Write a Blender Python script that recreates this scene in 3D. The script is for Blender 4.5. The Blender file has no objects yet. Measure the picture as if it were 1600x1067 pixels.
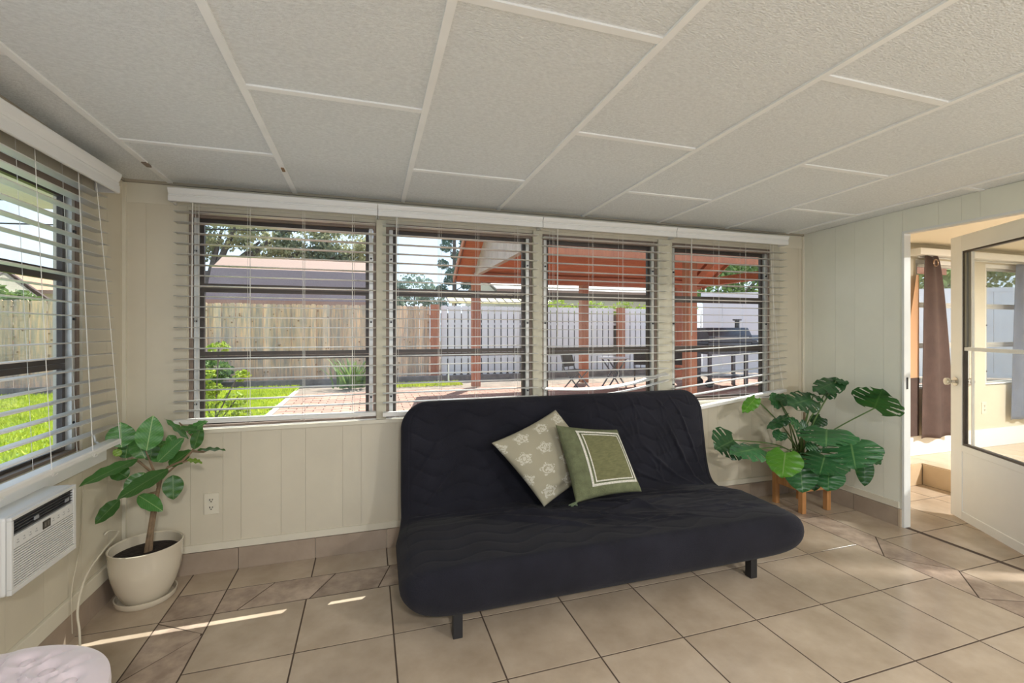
import bpy, math, random
import numpy as np
from mathutils import Vector, Matrix
random.seed(7); rng=np.random.default_rng(7)
C=bpy.context.scene.collection
sc=bpy.context.scene
PI=math.pi
# ------------------------------------------------------------------ camera, world, sun, exposure
CAMF,CAMV,YAW,CAMH=715.4,516.0,math.radians(17.46),1.34
cam=bpy.data.cameras.new('camera'); camo=bpy.data.objects.new('camera',cam); C.objects.link(camo)
camo.location=(0,0,CAMH); camo.rotation_euler=(PI/2,0,-YAW)
cam.sensor_width=36; cam.lens=CAMF/1600*36; cam.shift_y=-17.5/1600; cam.clip_start=.02; cam.clip_end=400
sc.camera=camo
sc.view_settings.view_transform='Standard'; sc.view_settings.look='None'
sc.view_settings.gamma=1; sc.view_settings.use_curve_mapping=False; sc.view_settings.exposure=0.78
sc.cycles.use_denoising=True; sc.cycles.max_bounces=10; sc.cycles.diffuse_bounces=5; sc.cycles.transparent_max_bounces=24
sc.cycles.sample_clamp_indirect=6; sc.cycles.caustics_reflective=False; sc.cycles.caustics_refractive=False
w=bpy.data.worlds.new('sky'); sc.world=w; w.use_nodes=True
nt=w.node_tree; nt.nodes.clear()
out=nt.nodes.new('ShaderNodeOutputWorld'); bg=nt.nodes.new('ShaderNodeBackground'); bg.inputs['Strength'].default_value=1.0
tc=nt.nodes.new('ShaderNodeTexCoord'); sp=nt.nodes.new('ShaderNodeSeparateXYZ'); cr=nt.nodes.new('ShaderNodeValToRGB')
nt.links.new(tc.outputs['Generated'],sp.inputs[0]); nt.links.new(sp.outputs['Z'],cr.inputs[0])
cr.color_ramp.elements[0].position=0.0; cr.color_ramp.elements[0].color=(.68,.81,.97,1)
cr.color_ramp.elements[1].position=.6; cr.color_ramp.elements[1].color=(.42,.62,.92,1)
nz=nt.nodes.new('ShaderNodeTexNoise'); nz.inputs['Scale'].default_value=2.2; nz.inputs['Detail'].default_value=5
nt.links.new(tc.outputs['Generated'],nz.inputs['Vector'])
c2=nt.nodes.new('ShaderNodeValToRGB'); c2.color_ramp.elements[0].position=.48; c2.color_ramp.elements[1].position=.72
nt.links.new(nz.outputs['Fac'],c2.inputs[0])
mx=nt.nodes.new('ShaderNodeMixRGB'); mx.inputs[2].default_value=(.95,.96,.98,1)
nt.links.new(c2.outputs[0],mx.inputs[0]); nt.links.new(cr.outputs[0],mx.inputs[1]); nt.links.new(mx.outputs[0],bg.inputs[0])
nt.links.new(bg.outputs[0],out.inputs[0])
SUND=Vector((-.535,-.845,-1.376)).normalized()
sl=bpy.data.lights.new('sun','SUN'); sl.energy=6.4; sl.angle=.006; sl.color=(1,.965,.91)
so=bpy.data.objects.new('sun',sl); C.objects.link(so); so.rotation_euler=(-SUND).to_track_quat('Z','Y').to_euler(); so.location=(6,10,12)

# ------------------------------------------------------------------ helpers
def at(u,v,Y):
    a=(u-800)/CAMF; b=-(v-CAMV)/CAMF; c,n=math.cos(YAW),math.sin(YAW)
    dx,dy=n+a*c,c-a*n; s=Y/dy
    return Vector((dx*s,Y,CAMH+b*s))
def newobj(name,mesh,parent=None,loc=None,rot=None):
    o=bpy.data.objects.new(name,mesh); C.objects.link(o)
    if parent is not None: o.parent=parent
    if loc is not None: o.location=loc
    if rot is not None: o.rotation_euler=rot
    return o
def thing(name,label,cat,loc=(0,0,0),rz=0,group=None,kind=None):
    o=bpy.data.objects.new(name,None); C.objects.link(o); o.location=loc; o.rotation_euler=(0,0,rz)
    o.empty_display_size=.05
    if label: o['label']=label
    if cat: o['category']=cat
    if group: o['group']=group
    if kind: o['kind']=kind
    return o
def struct(name,loc=(0,0,0)):
    return thing(name,None,None,loc,0,None,'structure')
class MB:
    """collects shapes into one mesh"""
    def __init__(s): s.v=[]; s.f=[]; s.uv=None; s.smooth=False
    def add(s,vs,fs):
        n=len(s.v); s.v+= [tuple(p) for p in vs]; s.f+=[tuple(i+n for i in f) for f in fs]; return s
    def box(s,x0,x1,y0,y1,z0,z1,M=None):
        vs=[Vector(p) for p in ((x0,y0,z0),(x1,y0,z0),(x1,y1,z0),(x0,y1,z0),(x0,y0,z1),(x1,y0,z1),(x1,y1,z1),(x0,y1,z1))]
        if M is not None: vs=[M@p for p in vs]
        return s.add(vs,[(0,3,2,1),(4,5,6,7),(0,1,5,4),(1,2,6,5),(2,3,7,6),(3,0,4,7)])
    def bar(s,a,b,w,h=None,up=Vector((0,0,1))):
        a=Vector(a);b=Vector(b);h=h or w;d=(b-a).normalized()
        if abs(d.dot(up))>.98: up=Vector((0,1,0))
        x=d.cross(up).normalized(); y=x.cross(d)
        vs=[]
        for p in (a,b):
            for i,j in ((-1,-1),(1,-1),(1,1),(-1,1)): vs.append(p+x*(i*w/2)+y*(j*h/2))
        return s.add(vs,[(0,1,2,3),(7,6,5,4),(0,4,5,1),(1,5,6,2),(2,6,7,3),(3,7,4,0)])
    def tube(s,pts,r,seg=8,cap=True):
        pts=[Vector(p) for p in pts]; n=len(pts)
        rr=r if isinstance(r,(list,tuple)) else [r]*n
        base=len(s.v); prev=None
        for i,p in enumerate(pts):
            d=(pts[min(i+1,n-1)]-pts[max(i-1,0)]).normalized()
            if prev is None:
                up=Vector((0,0,1)) if abs(d.z)<.9 else Vector((0,1,0)); x=d.cross(up).normalized()
            else: x=(prev-d*prev.dot(d)).normalized()
            prev=x; y=d.cross(x)
            for k in range(seg):
                t=2*PI*k/seg; s.v.append(tuple(p+x*(math.cos(t)*rr[i])+y*(math.sin(t)*rr[i])))
        for i in range(n-1):
            for k in range(seg):
                k2=(k+1)%seg; s.f.append((base+i*seg+k,base+i*seg+k2,base+(i+1)*seg+k2,base+(i+1)*seg+k))
        if cap:
            s.f.append(tuple(base+k for k in range(seg))[::-1]); s.f.append(tuple(base+(n-1)*seg+k for k in range(seg)))
        return s
    def lathe(s,prof,seg=32,c=(0,0,0),sx=1,sy=1,M=None):
        base=len(s.v)
        for r,z in prof:
            for k in range(seg):
                t=2*PI*k/seg; p=Vector((c[0]+r*sx*math.cos(t),c[1]+r*sy*math.sin(t),c[2]+z))
                if M is not None: p=M@p
                s.v.append(tuple(p))
        for i in range(len(prof)-1):
            for k in range(seg):
                k2=(k+1)%seg; s.f.append((base+i*seg+k,base+i*seg+k2,base+(i+1)*seg+k2,base+(i+1)*seg+k))
        return s
    def grid(s,pts,nu,nv,closev=False):
        base=len(s.v); s.v+=[tuple(p) for p in pts]
        for i in range(nu-1):
            for j in range(nv-1 if not closev else nv):
                j2=(j+1)%nv; s.f.append((base+i*nv+j,base+i*nv+j2,base+(i+1)*nv+j2,base+(i+1)*nv+j))
        return s
    def prism(s,poly,axis,a,b):
        """poly of 2D points extruded along axis from a to b"""
        n=len(poly); vs=[]
        for t in (a,b):
            for p,q in poly:
                vs.append({'x':(t,p,q),'y':(p,t,q),'z':(p,q,t)}[axis])
        fs=[tuple(range(n))[::-1],tuple(range(n,2*n))]+[(i,(i+1)%n,n+(i+1)%n,n+i) for i in range(n)]
        return s.add(vs,fs)
    def mesh(s,name,mat=None,smooth=False,bevel=0):
        me=bpy.data.meshes.new(name); me.from_pydata(s.v,[],s.f); me.validate(); me.update()
        if mat: me.materials.append(mat)
        if smooth: me.polygons.foreach_set('use_smooth',[True]*len(me.polygons))
        return me
    def build(s,name,mat,parent=None,smooth=False,bevel=0,**kw):
        o=newobj(name,s.mesh(name,mat,smooth),parent,**kw)
        if bevel:
            m=o.modifiers.new('bevel','BEVEL'); m.width=bevel; m.segments=2; m.limit_method='ANGLE'
        if smooth:
            try: o.data.set_sharp_from_angle(angle=math.radians(40))
            except Exception: pass
        return o
def tag(o,label,cat,group=None,kind=None):
    if label: o['label']=label
    if cat: o['category']=cat
    if group: o['group']=group
    if kind: o['kind']=kind
    return o
def box(name,x0,x1,y0,y1,z0,z1,mat,parent=None,bevel=0):
    return MB().box(x0,x1,y0,y1,z0,z1).build(name,mat,parent,bevel=bevel)
def sphere(mb,c,r,nu=8,nv=12,sz=1):
    prof=[(max(1e-4,r*math.sin(PI*i/nu)),-r*sz*math.cos(PI*i/nu)) for i in range(nu+1)]
    return mb.lathe(prof,nv,c)

# ------------------------------------------------------------------ materials
MATS={}
def mat(name,col,rough=.6,var=0,scale=8,bump=0,bscale=None,metal=0,spec=.5,rand=0,sheen=0,trans=0,coat=0,stretch=None,col2=None,contrast=None,detail=4):
    if name in MATS: return MATS[name]
    m=bpy.data.materials.new(name); m.use_nodes=True; n=m.node_tree; b=n.nodes['Principled BSDF']
    b.inputs['Roughness'].default_value=rough; b.inputs['Metallic'].default_value=metal
    b.inputs['Specular IOR Level'].default_value=spec
    if sheen: b.inputs['Sheen Weight'].default_value=sheen
    if coat: b.inputs['Coat Weight'].default_value=coat; b.inputs['Coat Roughness'].default_value=.08
    b.inputs['Base Color'].default_value=(*col,1)
    tcn=n.nodes.new('ShaderNodeTexCoord'); mp=n.nodes.new('ShaderNodeMapping')
    n.links.new(tcn.outputs['Object'],mp.inputs[0])
    if stretch: mp.inputs['Scale'].default_value=stretch
    oi=n.nodes.new('ShaderNodeObjectInfo')
    vm=n.nodes.new('ShaderNodeVectorMath'); vm.operation='ADD'; n.links.new(mp.outputs[0],vm.inputs[0])
    sc_=n.nodes.new('ShaderNodeVectorMath'); sc_.operation='SCALE'; sc_.inputs[0].default_value=(37,23,51)
    n.links.new(oi.outputs['Random'],sc_.inputs['Scale']); n.links.new(sc_.outputs[0],vm.inputs[1])
    last=None
    if var or col2:
        nz=n.nodes.new('ShaderNodeTexNoise'); nz.inputs['Scale'].default_value=scale; nz.inputs['Detail'].default_value=detail; nz.inputs['Roughness'].default_value=.6
        n.links.new(vm.outputs[0],nz.inputs['Vector'])
        rp=n.nodes.new('ShaderNodeValToRGB'); lo,hi=contrast or (.3,.7)
        rp.color_ramp.elements[0].position=lo; rp.color_ramp.elements[1].position=hi
        c2=col2 or tuple(max(0,x*(1-var)) for x in col); c1=col if col2 else tuple(min(1,x*(1+var)) for x in col)
        rp.color_ramp.elements[0].color=(*c2,1); rp.color_ramp.elements[1].color=(*c1,1)
        n.links.new(nz.outputs['Fac'],rp.inputs[0]); last=rp.outputs[0]
    if rand:
        hs=n.nodes.new('ShaderNodeHueSaturation'); mr=n.nodes.new('ShaderNodeMapRange')
        mr.inputs[3].default_value=1-rand; mr.inputs[4].default_value=1+rand
        n.links.new(oi.outputs['Random'],mr.inputs[0]); n.links.new(mr.outputs[0],hs.inputs['Value'])
        if last: n.links.new(last,hs.inputs['Color'])
        else: hs.inputs['Color'].default_value=(*col,1)
        last=hs.outputs[0]
    if last: n.links.new(last,b.inputs['Base Color'])
    if bump:
        nb=n.nodes.new('ShaderNodeTexNoise'); nb.inputs['Scale'].default_value=bscale or scale*4; nb.inputs['Detail'].default_value=3
        n.links.new(vm.outputs[0],nb.inputs['Vector']); bp=n.nodes.new('ShaderNodeBump'); bp.inputs['Strength'].default_value=bump; bp.inputs['Distance'].default_value=.01
        n.links.new(nb.outputs['Fac'],bp.inputs['Height']); n.links.new(bp.outputs[0],b.inputs['Normal'])
    if trans:
        tl=n.nodes.new('ShaderNodeBsdfTranslucent'); mxs=n.nodes.new('ShaderNodeMixShader'); mxs.inputs[0].default_value=trans
        if last: n.links.new(last,tl.inputs[0])
        else: tl.inputs[0].default_value=(*col,1)
        n.links.new(b.outputs[0],mxs.inputs[1]); n.links.new(tl.outputs[0],mxs.inputs[2]); n.links.new(mxs.outputs[0],n.nodes['Material Output'].inputs[0])
    MATS[name]=m; return m
def glassmat(name,tint=(.97,.99,.98),gloss=.012):
    m=bpy.data.materials.new(name); m.use_nodes=True; n=m.node_tree; n.nodes.clear()
    o=n.nodes.new('ShaderNodeOutputMaterial'); t=n.nodes.new('ShaderNodeBsdfTransparent'); t.inputs[0].default_value=(*tint,1)
    g=n.nodes.new('ShaderNodeBsdfGlossy'); g.inputs['Roughness'].default_value=.03
    lw=n.nodes.new('ShaderNodeLayerWeight'); lw.inputs[0].default_value=.25
    mu=n.nodes.new('ShaderNodeMath'); mu.operation='MULTIPLY_ADD'; mu.inputs[1].default_value=.18; mu.inputs[2].default_value=gloss
    n.links.new(lw.outputs['Fresnel'],mu.inputs[0])
    x=n.nodes.new('ShaderNodeMixShader'); n.links.new(mu.outputs[0],x.inputs[0]); n.links.new(t.outputs[0],x.inputs[1]); n.links.new(g.outputs[0],x.inputs[2]); n.links.new(x.outputs[0],o.inputs[0])
    return m
def leafmat(name,col,dark,veins=9,rough=.32,vein=(.35,.45,.2),trans=.18):
    m=bpy.data.materials.new(name); m.use_nodes=True; n=m.node_tree; b=n.nodes['Principled BSDF']; b.inputs['Roughness'].default_value=rough
    uv=n.nodes.new('ShaderNodeUVMap'); s=n.nodes.new('ShaderNodeSeparateXYZ'); n.links.new(uv.outputs[0],s.inputs[0])
    def M(op,a,bb=None):
        q=n.nodes.new('ShaderNodeMath'); q.operation=op
        for i,x in enumerate((a,bb)):
            if x is None: continue
            if isinstance(x,(int,float)): q.inputs[i].default_value=x
            else: n.links.new(x,q.inputs[i])
        return q.outputs[0]
    du=M('ABSOLUTE',M('SUBTRACT',s.outputs[0],.5))
    mid=M('LESS_THAN',du,.016)
    ph=M('FRACT',M('MULTIPLY',M('SUBTRACT',s.outputs[1],M('MULTIPLY',du,.7)),float(veins)))
    sv=M('MULTIPLY',M('LESS_THAN',M('ABSOLUTE',M('SUBTRACT',ph,.5)),.045),.45)
    f=M('MAXIMUM',mid,sv)
    nz=n.nodes.new('ShaderNodeTexNoise'); nz.inputs['Scale'].default_value=14
    mx1=n.nodes.new('ShaderNodeMixRGB'); mx1.inputs[1].default_value=(*dark,1); mx1.inputs[2].default_value=(*col,1); n.links.new(nz.outputs['Fac'],mx1.inputs[0])
    mx2=n.nodes.new('ShaderNodeMixRGB'); mx2.inputs[2].default_value=(*vein,1); n.links.new(mx1.outputs[0],mx2.inputs[1]); n.links.new(M('MULTIPLY',f,.6),mx2.inputs[0])
    hs=n.nodes.new('ShaderNodeHueSaturation'); oi=n.nodes.new('ShaderNodeObjectInfo'); mr=n.nodes.new('ShaderNodeMapRange'); mr.inputs[3].default_value=.6; mr.inputs[4].default_value=1.6
    n.links.new(oi.outputs['Random'],mr.inputs[0]); n.links.new(mr.outputs[0],hs.inputs['Value']); n.links.new(mx2.outputs[0],hs.inputs['Color']); n.links.new(hs.outputs[0],b.inputs['Base Color'])
    tl=n.nodes.new('ShaderNodeBsdfTranslucent'); tl.inputs[0].default_value=(min(1,col[0]*2.4),min(1,col[1]*2.2),col[2],1)
    xs=n.nodes.new('ShaderNodeMixShader'); xs.inputs[0].default_value=trans
    n.links.new(b.outputs[0],xs.inputs[1]); n.links.new(tl.outputs[0],xs.inputs[2]); n.links.new(xs.outputs[0],n.nodes['Material Output'].inputs[0])
    return m
M_wall=mat('cream_paint',(.605,.555,.445),.45,var=.05,scale=2.5,bump=.05,bscale=30)
M_wallr=mat('pale_cream_paint',(.74,.74,.65),.4,var=.04,scale=2.5,bump=.05,bscale=30)
M_trim=mat('cream_trim_paint',(.67,.63,.52),.4,var=.03,scale=6)
M_post=mat('cream_post_paint',(.56,.53,.42),.5,var=.08,scale=10)
M_ceil=mat('ceiling_panel',(.74,.765,.775),.85,var=.08,scale=120,bump=.55,bscale=190,stretch=(.55,1,1),detail=2)
M_batt=mat('batten_white',(.86,.87,.87),.6,var=.04,scale=5)
M_tile=mat('floor_tile',(.50,.41,.315),.22,scale=4.5,col2=(.35,.275,.20),contrast=(.28,.72),rand=.05,bump=.05,bscale=6,detail=8)
M_acc=mat('accent_tile',(.47,.37,.29),.3,scale=11,col2=(.27,.20,.155),contrast=(.35,.65),rand=.1,bump=.1,bscale=12,detail=8)
M_grout=mat('grout',(.075,.05,.035),.9,var=.2,scale=20)
M_skirt=mat('skirting_tile',(.40,.32,.25),.3,scale=6,col2=(.31,.245,.19),rand=.06,detail=8)
M_white=mat('white_vinyl',(.80,.80,.79),.35)
M_slat=mat('blind_slat_white',(.80,.79,.76),.35,trans=.10)
M_cord=mat('cord_white',(.75,.73,.68),.7)
M_bronze=mat('bronze_frame',(.060,.048,.042),.4,var=.15,scale=8,metal=.3)
M_alu=mat('aluminium',(.55,.55,.53),.4,metal=.5,var=.1,scale=8)
M_brownf=mat('taupe_frame',(.22,.165,.13),.5,var=.15,scale=6)
M_glass=glassmat('window_glass'); M_glass2=glassmat('door_glass',(.92,.94,.94),.05)
M_sofa=mat('charcoal_cotton',(.0135,.0135,.0195),.9,var=.22,scale=5,bump=.35,bscale=260,sheen=.05,spec=.15)
M_black=mat('black_metal',(.012,.012,.014),.4)
M_wood=mat('pine_wood',(.55,.28,.11),.5,scale=6,col2=(.40,.18,.06),stretch=(8,8,.6))
M_pot=mat('cream_glazed_ceramic',(.62,.56,.45),.12,coat=.6)
M_soil=mat('potting_soil',(.02,.012,.008),1,var=.5,scale=40,bump=1,bscale=60)
M_bark=mat('bark',(.22,.15,.09),.8,var=.35,scale=20,bump=.4,bscale=60)
M_stem=mat('green_stem',(.10,.18,.05),.4,var=.2,scale=10)
M_pink=mat('pink_velvet',(.66,.57,.61),.8,var=.06,scale=6,sheen=.5)
M_acw=mat('appliance_white',(.66,.66,.64),.4)
M_dark=mat('dark_plastic',(.015,.015,.018),.4)
M_leafF=leafmat('ficus_leaf',(.065,.20,.045),(.028,.10,.026),veins=11)
M_leafF2=leafmat('ficus_leaf_pale',(.22,.35,.05),(.12,.24,.03),veins=11)
M_leafM=leafmat('monstera_leaf',(.028,.105,.035),(.016,.065,.026),veins=7,vein=(.12,.22,.08))
M_leafM2=leafmat('monstera_leaf_bright',(.10,.30,.03),(.06,.20,.02),veins=7,trans=.3)

# ------------------------------------------------------------------ room constants
XL,XR,YB=-1.239,3.477,2.932
YR=-3.0            # rear wall, behind the camera
XN=7.6             # far wall of the adjoining room
def zc(y): return 2.2137-.025*y
T=.4017; TX0,TY0=-.2933,2.486

# ------------------------------------------------------------------ floor
fl=struct('floor')
box('screed',XL-.1,XN,YR,YB+.1,-.12,-.0012,M_grout,fl)
G=.0033
tile_cache={}
def tilebox(x0,x1,y0,y1,m=M_tile,name='tile',parent=fl,z0=-.008,z1=0.0):
    if x1-x0<.02 or y1-y0<.02: return
    key=(round(x1-x0,3),round(y1-y0,3),m.name)
    if key not in tile_cache:
        w_,h_=(x1-x0)/2-G,(y1-y0)/2-G; c=.0006
        mb=MB(); vs=[]
        for (a,b,z) in ((w_,h_,z0),(w_,h_,z1-c),(w_-c,h_-c,z1)):
            vs+=[(-a,-b,z),(a,-b,z),(a,b,z),(-a,b,z)]
        mb.add(vs,[(0,1,5,4),(1,2,6,5),(2,3,7,6),(3,0,4,7),(4,5,9,8),(5,6,10,9),(6,7,11,10),(7,4,8,11),(8,9,10,11)])
        tile_cache[key]=mb.mesh(name,m)
    newobj(name,tile_cache[key],parent,loc=((x0+x1)/2,(y0+y1)/2,0))
rows=[TY0-j*T for j in range(0,15)]
for j in range(14):
    y1,y0=rows[j],rows[j+1]
    if y1<YR: break
    y0=max(y0,YR)
    for i in range(-1,8):
        tilebox(TX0+i*T,TX0+(i+1)*T,y0,y1)
    tilebox(XL,-.912,y0,y1); tilebox(3.144,XR+.0,y0,y1)
    # adjoining room
    for i in range(0,3):
        tilebox(XR+.03+i*T,XR+.03+(i+1)*T if i<2 else 4.6,y0,y1)
for i in range(-1,8): tilebox(TX0+i*T,TX0+(i+1)*T,2.70,YB)
tilebox(XL,-.912,TY0,YB); tilebox(-.912,-.695,2.70,YB); tilebox(2.92,3.144,2.70,YB); tilebox(3.144,XR,TY0,YB)
tilebox(XR+.03,XR+.03+T,TY0,2.73); tilebox(XR+.03+T,XR+.03+2*T,TY0,2.73); tilebox(XR+.03+2*T,4.6,TY0,2.73)
# random-cut accent band
def shrink(poly,g):
    c=Vector((sum(p[0] for p in poly)/len(poly),sum(p[1] for p in poly)/len(poly)))
    outp=[]; n=len(poly)
    for i in range(n):
        p0,p1,p2=Vector(poly[i-1]),Vector(poly[i]),Vector(poly[(i+1)%n])
        a=(p0-p1).normalized(); b=(p2-p1).normalized(); s=abs(a.x*b.y-a.y*b.x)
        outp.append(p1+(a+b)*(g/max(s,.25)))
    return outp
def accpoly(poly):
    q=shrink(poly,G); ar=sum(q[i-1].x*q[i].y-q[i].x*q[i-1].y for i in range(len(q)))
    if ar<0: q=q[::-1]
    MB().prism([(p.x,p.y) for p in q],'z',-.008,.0).build('accent_tile',M_acc,fl)
b0,b1=2.486,2.700
bx=[(-.695,-.695),(-.60,-.47),(-.28,-.17),(.05,.12),(.40,.30),(.70,.85),(1.2,1.05),(1.5,1.62),(2.0,1.85),(2.3,2.42),(2.7,2.6),(3.144,2.93)]
for (a0,a1),(c0,c1) in zip(bx[:-1],bx[1:]): accpoly([(a0,b0),(c0,b0),(c1,b1),(a1,b1)])
accpoly([(-.912,2.486),(-.695,2.486),(-.695,2.70),(-.912,2.70)])
accpoly([(3.144,b0),(3.144,b1),(2.93,b1)])
ly=[(2.486,2.486),(2.475,2.335),(2.10,2.335),(2.05,1.75),(1.6,1.7),(1.55,1.25),(1.0,1.2),(.9,.6),(.3,.45),(.2,-.2),(-.6,-.45),(-1.2,-1.35),(-2,-1.9),(-3,-3)]
for (a0,a1),(c0,c1) in zip(ly[:-1],ly[1:]): accpoly([(-.912,a0),(-.695,a1),(-.695,c1),(-.912,c0)])
ry=[(2.486,2.486),(2.129,1.927),(1.70,1.915),(1.69,1.485),(1.375,1.478),(1.3,1.0),(.8,.9),(.7,.3),(.1,.2),(-.2,-.5),(-.9,-.8),(-1.4,-1.7),(-2.2,-2.1),(-3,-3)]
for (o0,i0),(o1,i1) in zip(ry[:-1],ry[1:]): accpoly([(2.92,i0),(3.144,o0),(3.144,o1),(2.92,i1)])

# ------------------------------------------------------------------ walls
WZ0,WZ1=.790,2.00
wb=struct('wall_back')
mb=MB()
mb.box(XL-.1,XN,YB,YB+.10,-.3,WZ0); mb.box(XL-.1,-.94,YB,YB+.10,WZ0,2.3); mb.box(3.128,4.85,YB,YB+.10,WZ0,2.3)
mb.box(5.62,5.86,YB,YB+.10,WZ0,2.3); mb.box(7.0,XN,YB,YB+.10,WZ0,2.3)
mb.box(-.94,3.128,YB,YB+.10,WZ1,2.3); mb.box(4.85,5.62,YB,YB+.10,WZ1,2.3); mb.box(5.86,7.0,YB,YB+.10,WZ1,2.3)
mb.build('wall_core',M_wall,wb)
def strips(lo,hi,seed,pat=(.105,.205,.155,.09,.205,.13,.205)):
    r=random.Random(seed); x=lo; res=[]; k=seed
    while x<hi-.02:
        wd=pat[k%len(pat)]; k+=1; x1=min(hi,x+wd)
        if hi-x1<.03: x1=hi
        res.append((x,x1)); x=x1
    return res
g=.0005
for x0,x1 in strips(XL,XR,0):
    box('panel',x0+g,x1-g,YB-.006,YB,.12,.772,M_wall,wb)
for x0,x1 in strips(XL,-.945,0)+strips(3.13,XR,3): box('panel',x0+g,x1-g,YB-.006,YB,.772,zc(YB)+.001,M_wall,wb)
for k,(x0,x1) in enumerate([(.049,.106),(1.068,1.134),(2.058,2.176)]):
    box('mullion_post',x0,x1,YB-.017,YB+.08,.796,WZ1+.015,M_post,wb)
box('head_board',XL+.0,XR,YB-.010,YB,2.02,2.125,M_trim,wb)
wl=struct('wall_left')
mb=MB()
LW=[(-2.6,-1.5),(-1.2,.0),(.3,1.35),(1.45,2.56)]
mb.box(XL-.1,XL,YR,YB+.1,-.3,.40)
mb.box(XL-.1,XL,YR,YB+.1,1.98,2.4)
mb.box(XL-.1,XL,YR,YB+.1,.40,.80)
ys=[YR]+[v for a in LW for v in a]+[YB+.1]
for i in range(0,len(ys),2): mb.box(XL-.1,XL,ys[i],ys[i+1],.80,1.98)
mb.build('wall_core',M_wall,wl)
for y0,y1 in strips(1.0,2.56,1):
    if y0<2.262 and y1>1.91:
        box('panel',XL,XL+.006,y0+g,y1-g,.12,.46,M_wall,wl)
    else: box('panel',XL,XL+.006,y0+g,y1-g,.12,.70,M_wall,wl)
for y0,y1 in strips(2.56,YB-.006,4): box('panel',XL,XL+.006,y0+g,y1-g,.12,zc(y1)-.001,M_wall,wl)
box('sill_board',XL,XL+.035,1.40,2.70,.715,.775,M_white,wl,bevel=.004)
box('filler_board',XL,XL+.02,1.60,2.33,.70,.716,M_bronze,wl)
wr=struct('wall_right')
DY0,DY1,DZ=1.42,2.175,2.0
mb=MB(); mb.box(XR,XR+.05,DY1,YB,-.1,2.3); mb.box(XR,XR+.05,YR,DY0,-.1,2.3); mb.box(XR,XR+.05,DY0,DY1,DZ,2.3)
mb.build('wall_core',M_wallr,wr)
for y0,y1 in strips(DY1,YB-.006,2,(.19,.09,.12,.2,.15)): box('panel',XR-.006,XR,y0+g,y1-g,.12,zc(y1)-.001,M_wallr,wr)
for y0,y1 in strips(DY0-.6,DY1,5,(.19,.09,.12,.2,.15)): box('panel',XR-.006,XR,y0+g,y1-g,DZ+.012,zc(y1)-.001,M_wallr,wr)
for y0,y1 in strips(.2,DY0-.01,5,(.19,.09,.12,.2,.15)): box('panel',XR-.006,XR,y0+g,y1-g,.12,DZ,M_wallr,wr)
wre=struct('wall_rear')
mb=MB(); mb.box(XL-.1,-.8,YR-.1,YR,-.1,2.4); mb.box(3.0,XN,YR-.1,YR,-.1,2.4); mb.box(-.8,3.0,YR-.1,YR,2.1,2.4)  # wide unseen opening under the lintel, added to let sky light in
mb.build('wall_core',M_wall,wre)
wn=struct('wall_far_right')
box('wall_core',XN,XN+.1,YR,YB+.1,-.1,2.4,M_wallr,wn)
# corner trims
box('trim_1',XL+.006,XL+.022,YB-.022,YB-.006,.16,2.12,M_trim)['kind']='structure'
box('trim_2',XR-.022,XR-.006,YB-.022,YB-.006,.16,2.12,M_trim)['kind']='structure'
def ceilbox(mb,x0,x1,y0,y1,t0,t1):
    vs=[(x0,y0,zc(y0)-t1),(x1,y0,zc(y0)-t1),(x1,y1,zc(y1)-t1),(x0,y1,zc(y1)-t1),(x0,y0,zc(y0)-t0),(x1,y0,zc(y0)-t0),(x1,y1,zc(y1)-t0),(x0,y1,zc(y1)-t0)]
    return mb.add(vs,[(0,3,2,1),(4,5,6,7),(0,1,5,4),(1,2,6,5),(2,3,7,6),(3,0,4,7)])
# baseboards
bb=struct('baseboard_back')
joints=[XL,-.695,-.295,.11]+[.11+.4*k for k in range(1,9)]; joints=[j for j in joints if j<XR]+[XR]
for a,b in zip(joints[:-1],joints[1:]):
    if b-a>.03: box('skirting_tile',a+.0015,b-.0015,YB-.016,YB-.0005,0.0005,.118,M_skirt,bb)
box('base_strip',XL,XR,YB-.014,YB-.006,.121,.160,M_trim,bb)
bl=struct('baseboard_left')
yy=[1.0,1.4,1.8,2.2,2.6,YB-.017]
for a,b in zip(yy[:-1],yy[1:]): box('skirting_tile',XL+.0005,XL+.016,a+.0015,b-.0015,.0005,.118,M_skirt,bl)
box('base_strip',XL+.006,XL+.024,1.0,YB-.02,.121,.19,M_trim,bl,bevel=.003)
br=struct('baseboard_right')
for a,b in ((DY1+.02,2.50),(2.50,YB-.017)): box('skirting_tile',XR-.016,XR-.0005,a+.0015,b-.0015,.0005,.118,M_skirt,br)
box('bullnose_tile',XR-.018,XR+.004,DY1+.004,DY1+.02,.0005,.118,mat('bullnose',(.50,.40,.29),.3),br)
box('base_strip',XR-.014,XR-.006,DY1+.02,YB-.02,.121,.165,M_trim,br)
box('skirting_tile',XR-.016,XR-.0005,.6,DY0-.02,.0005,.118,M_skirt,br)

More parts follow.
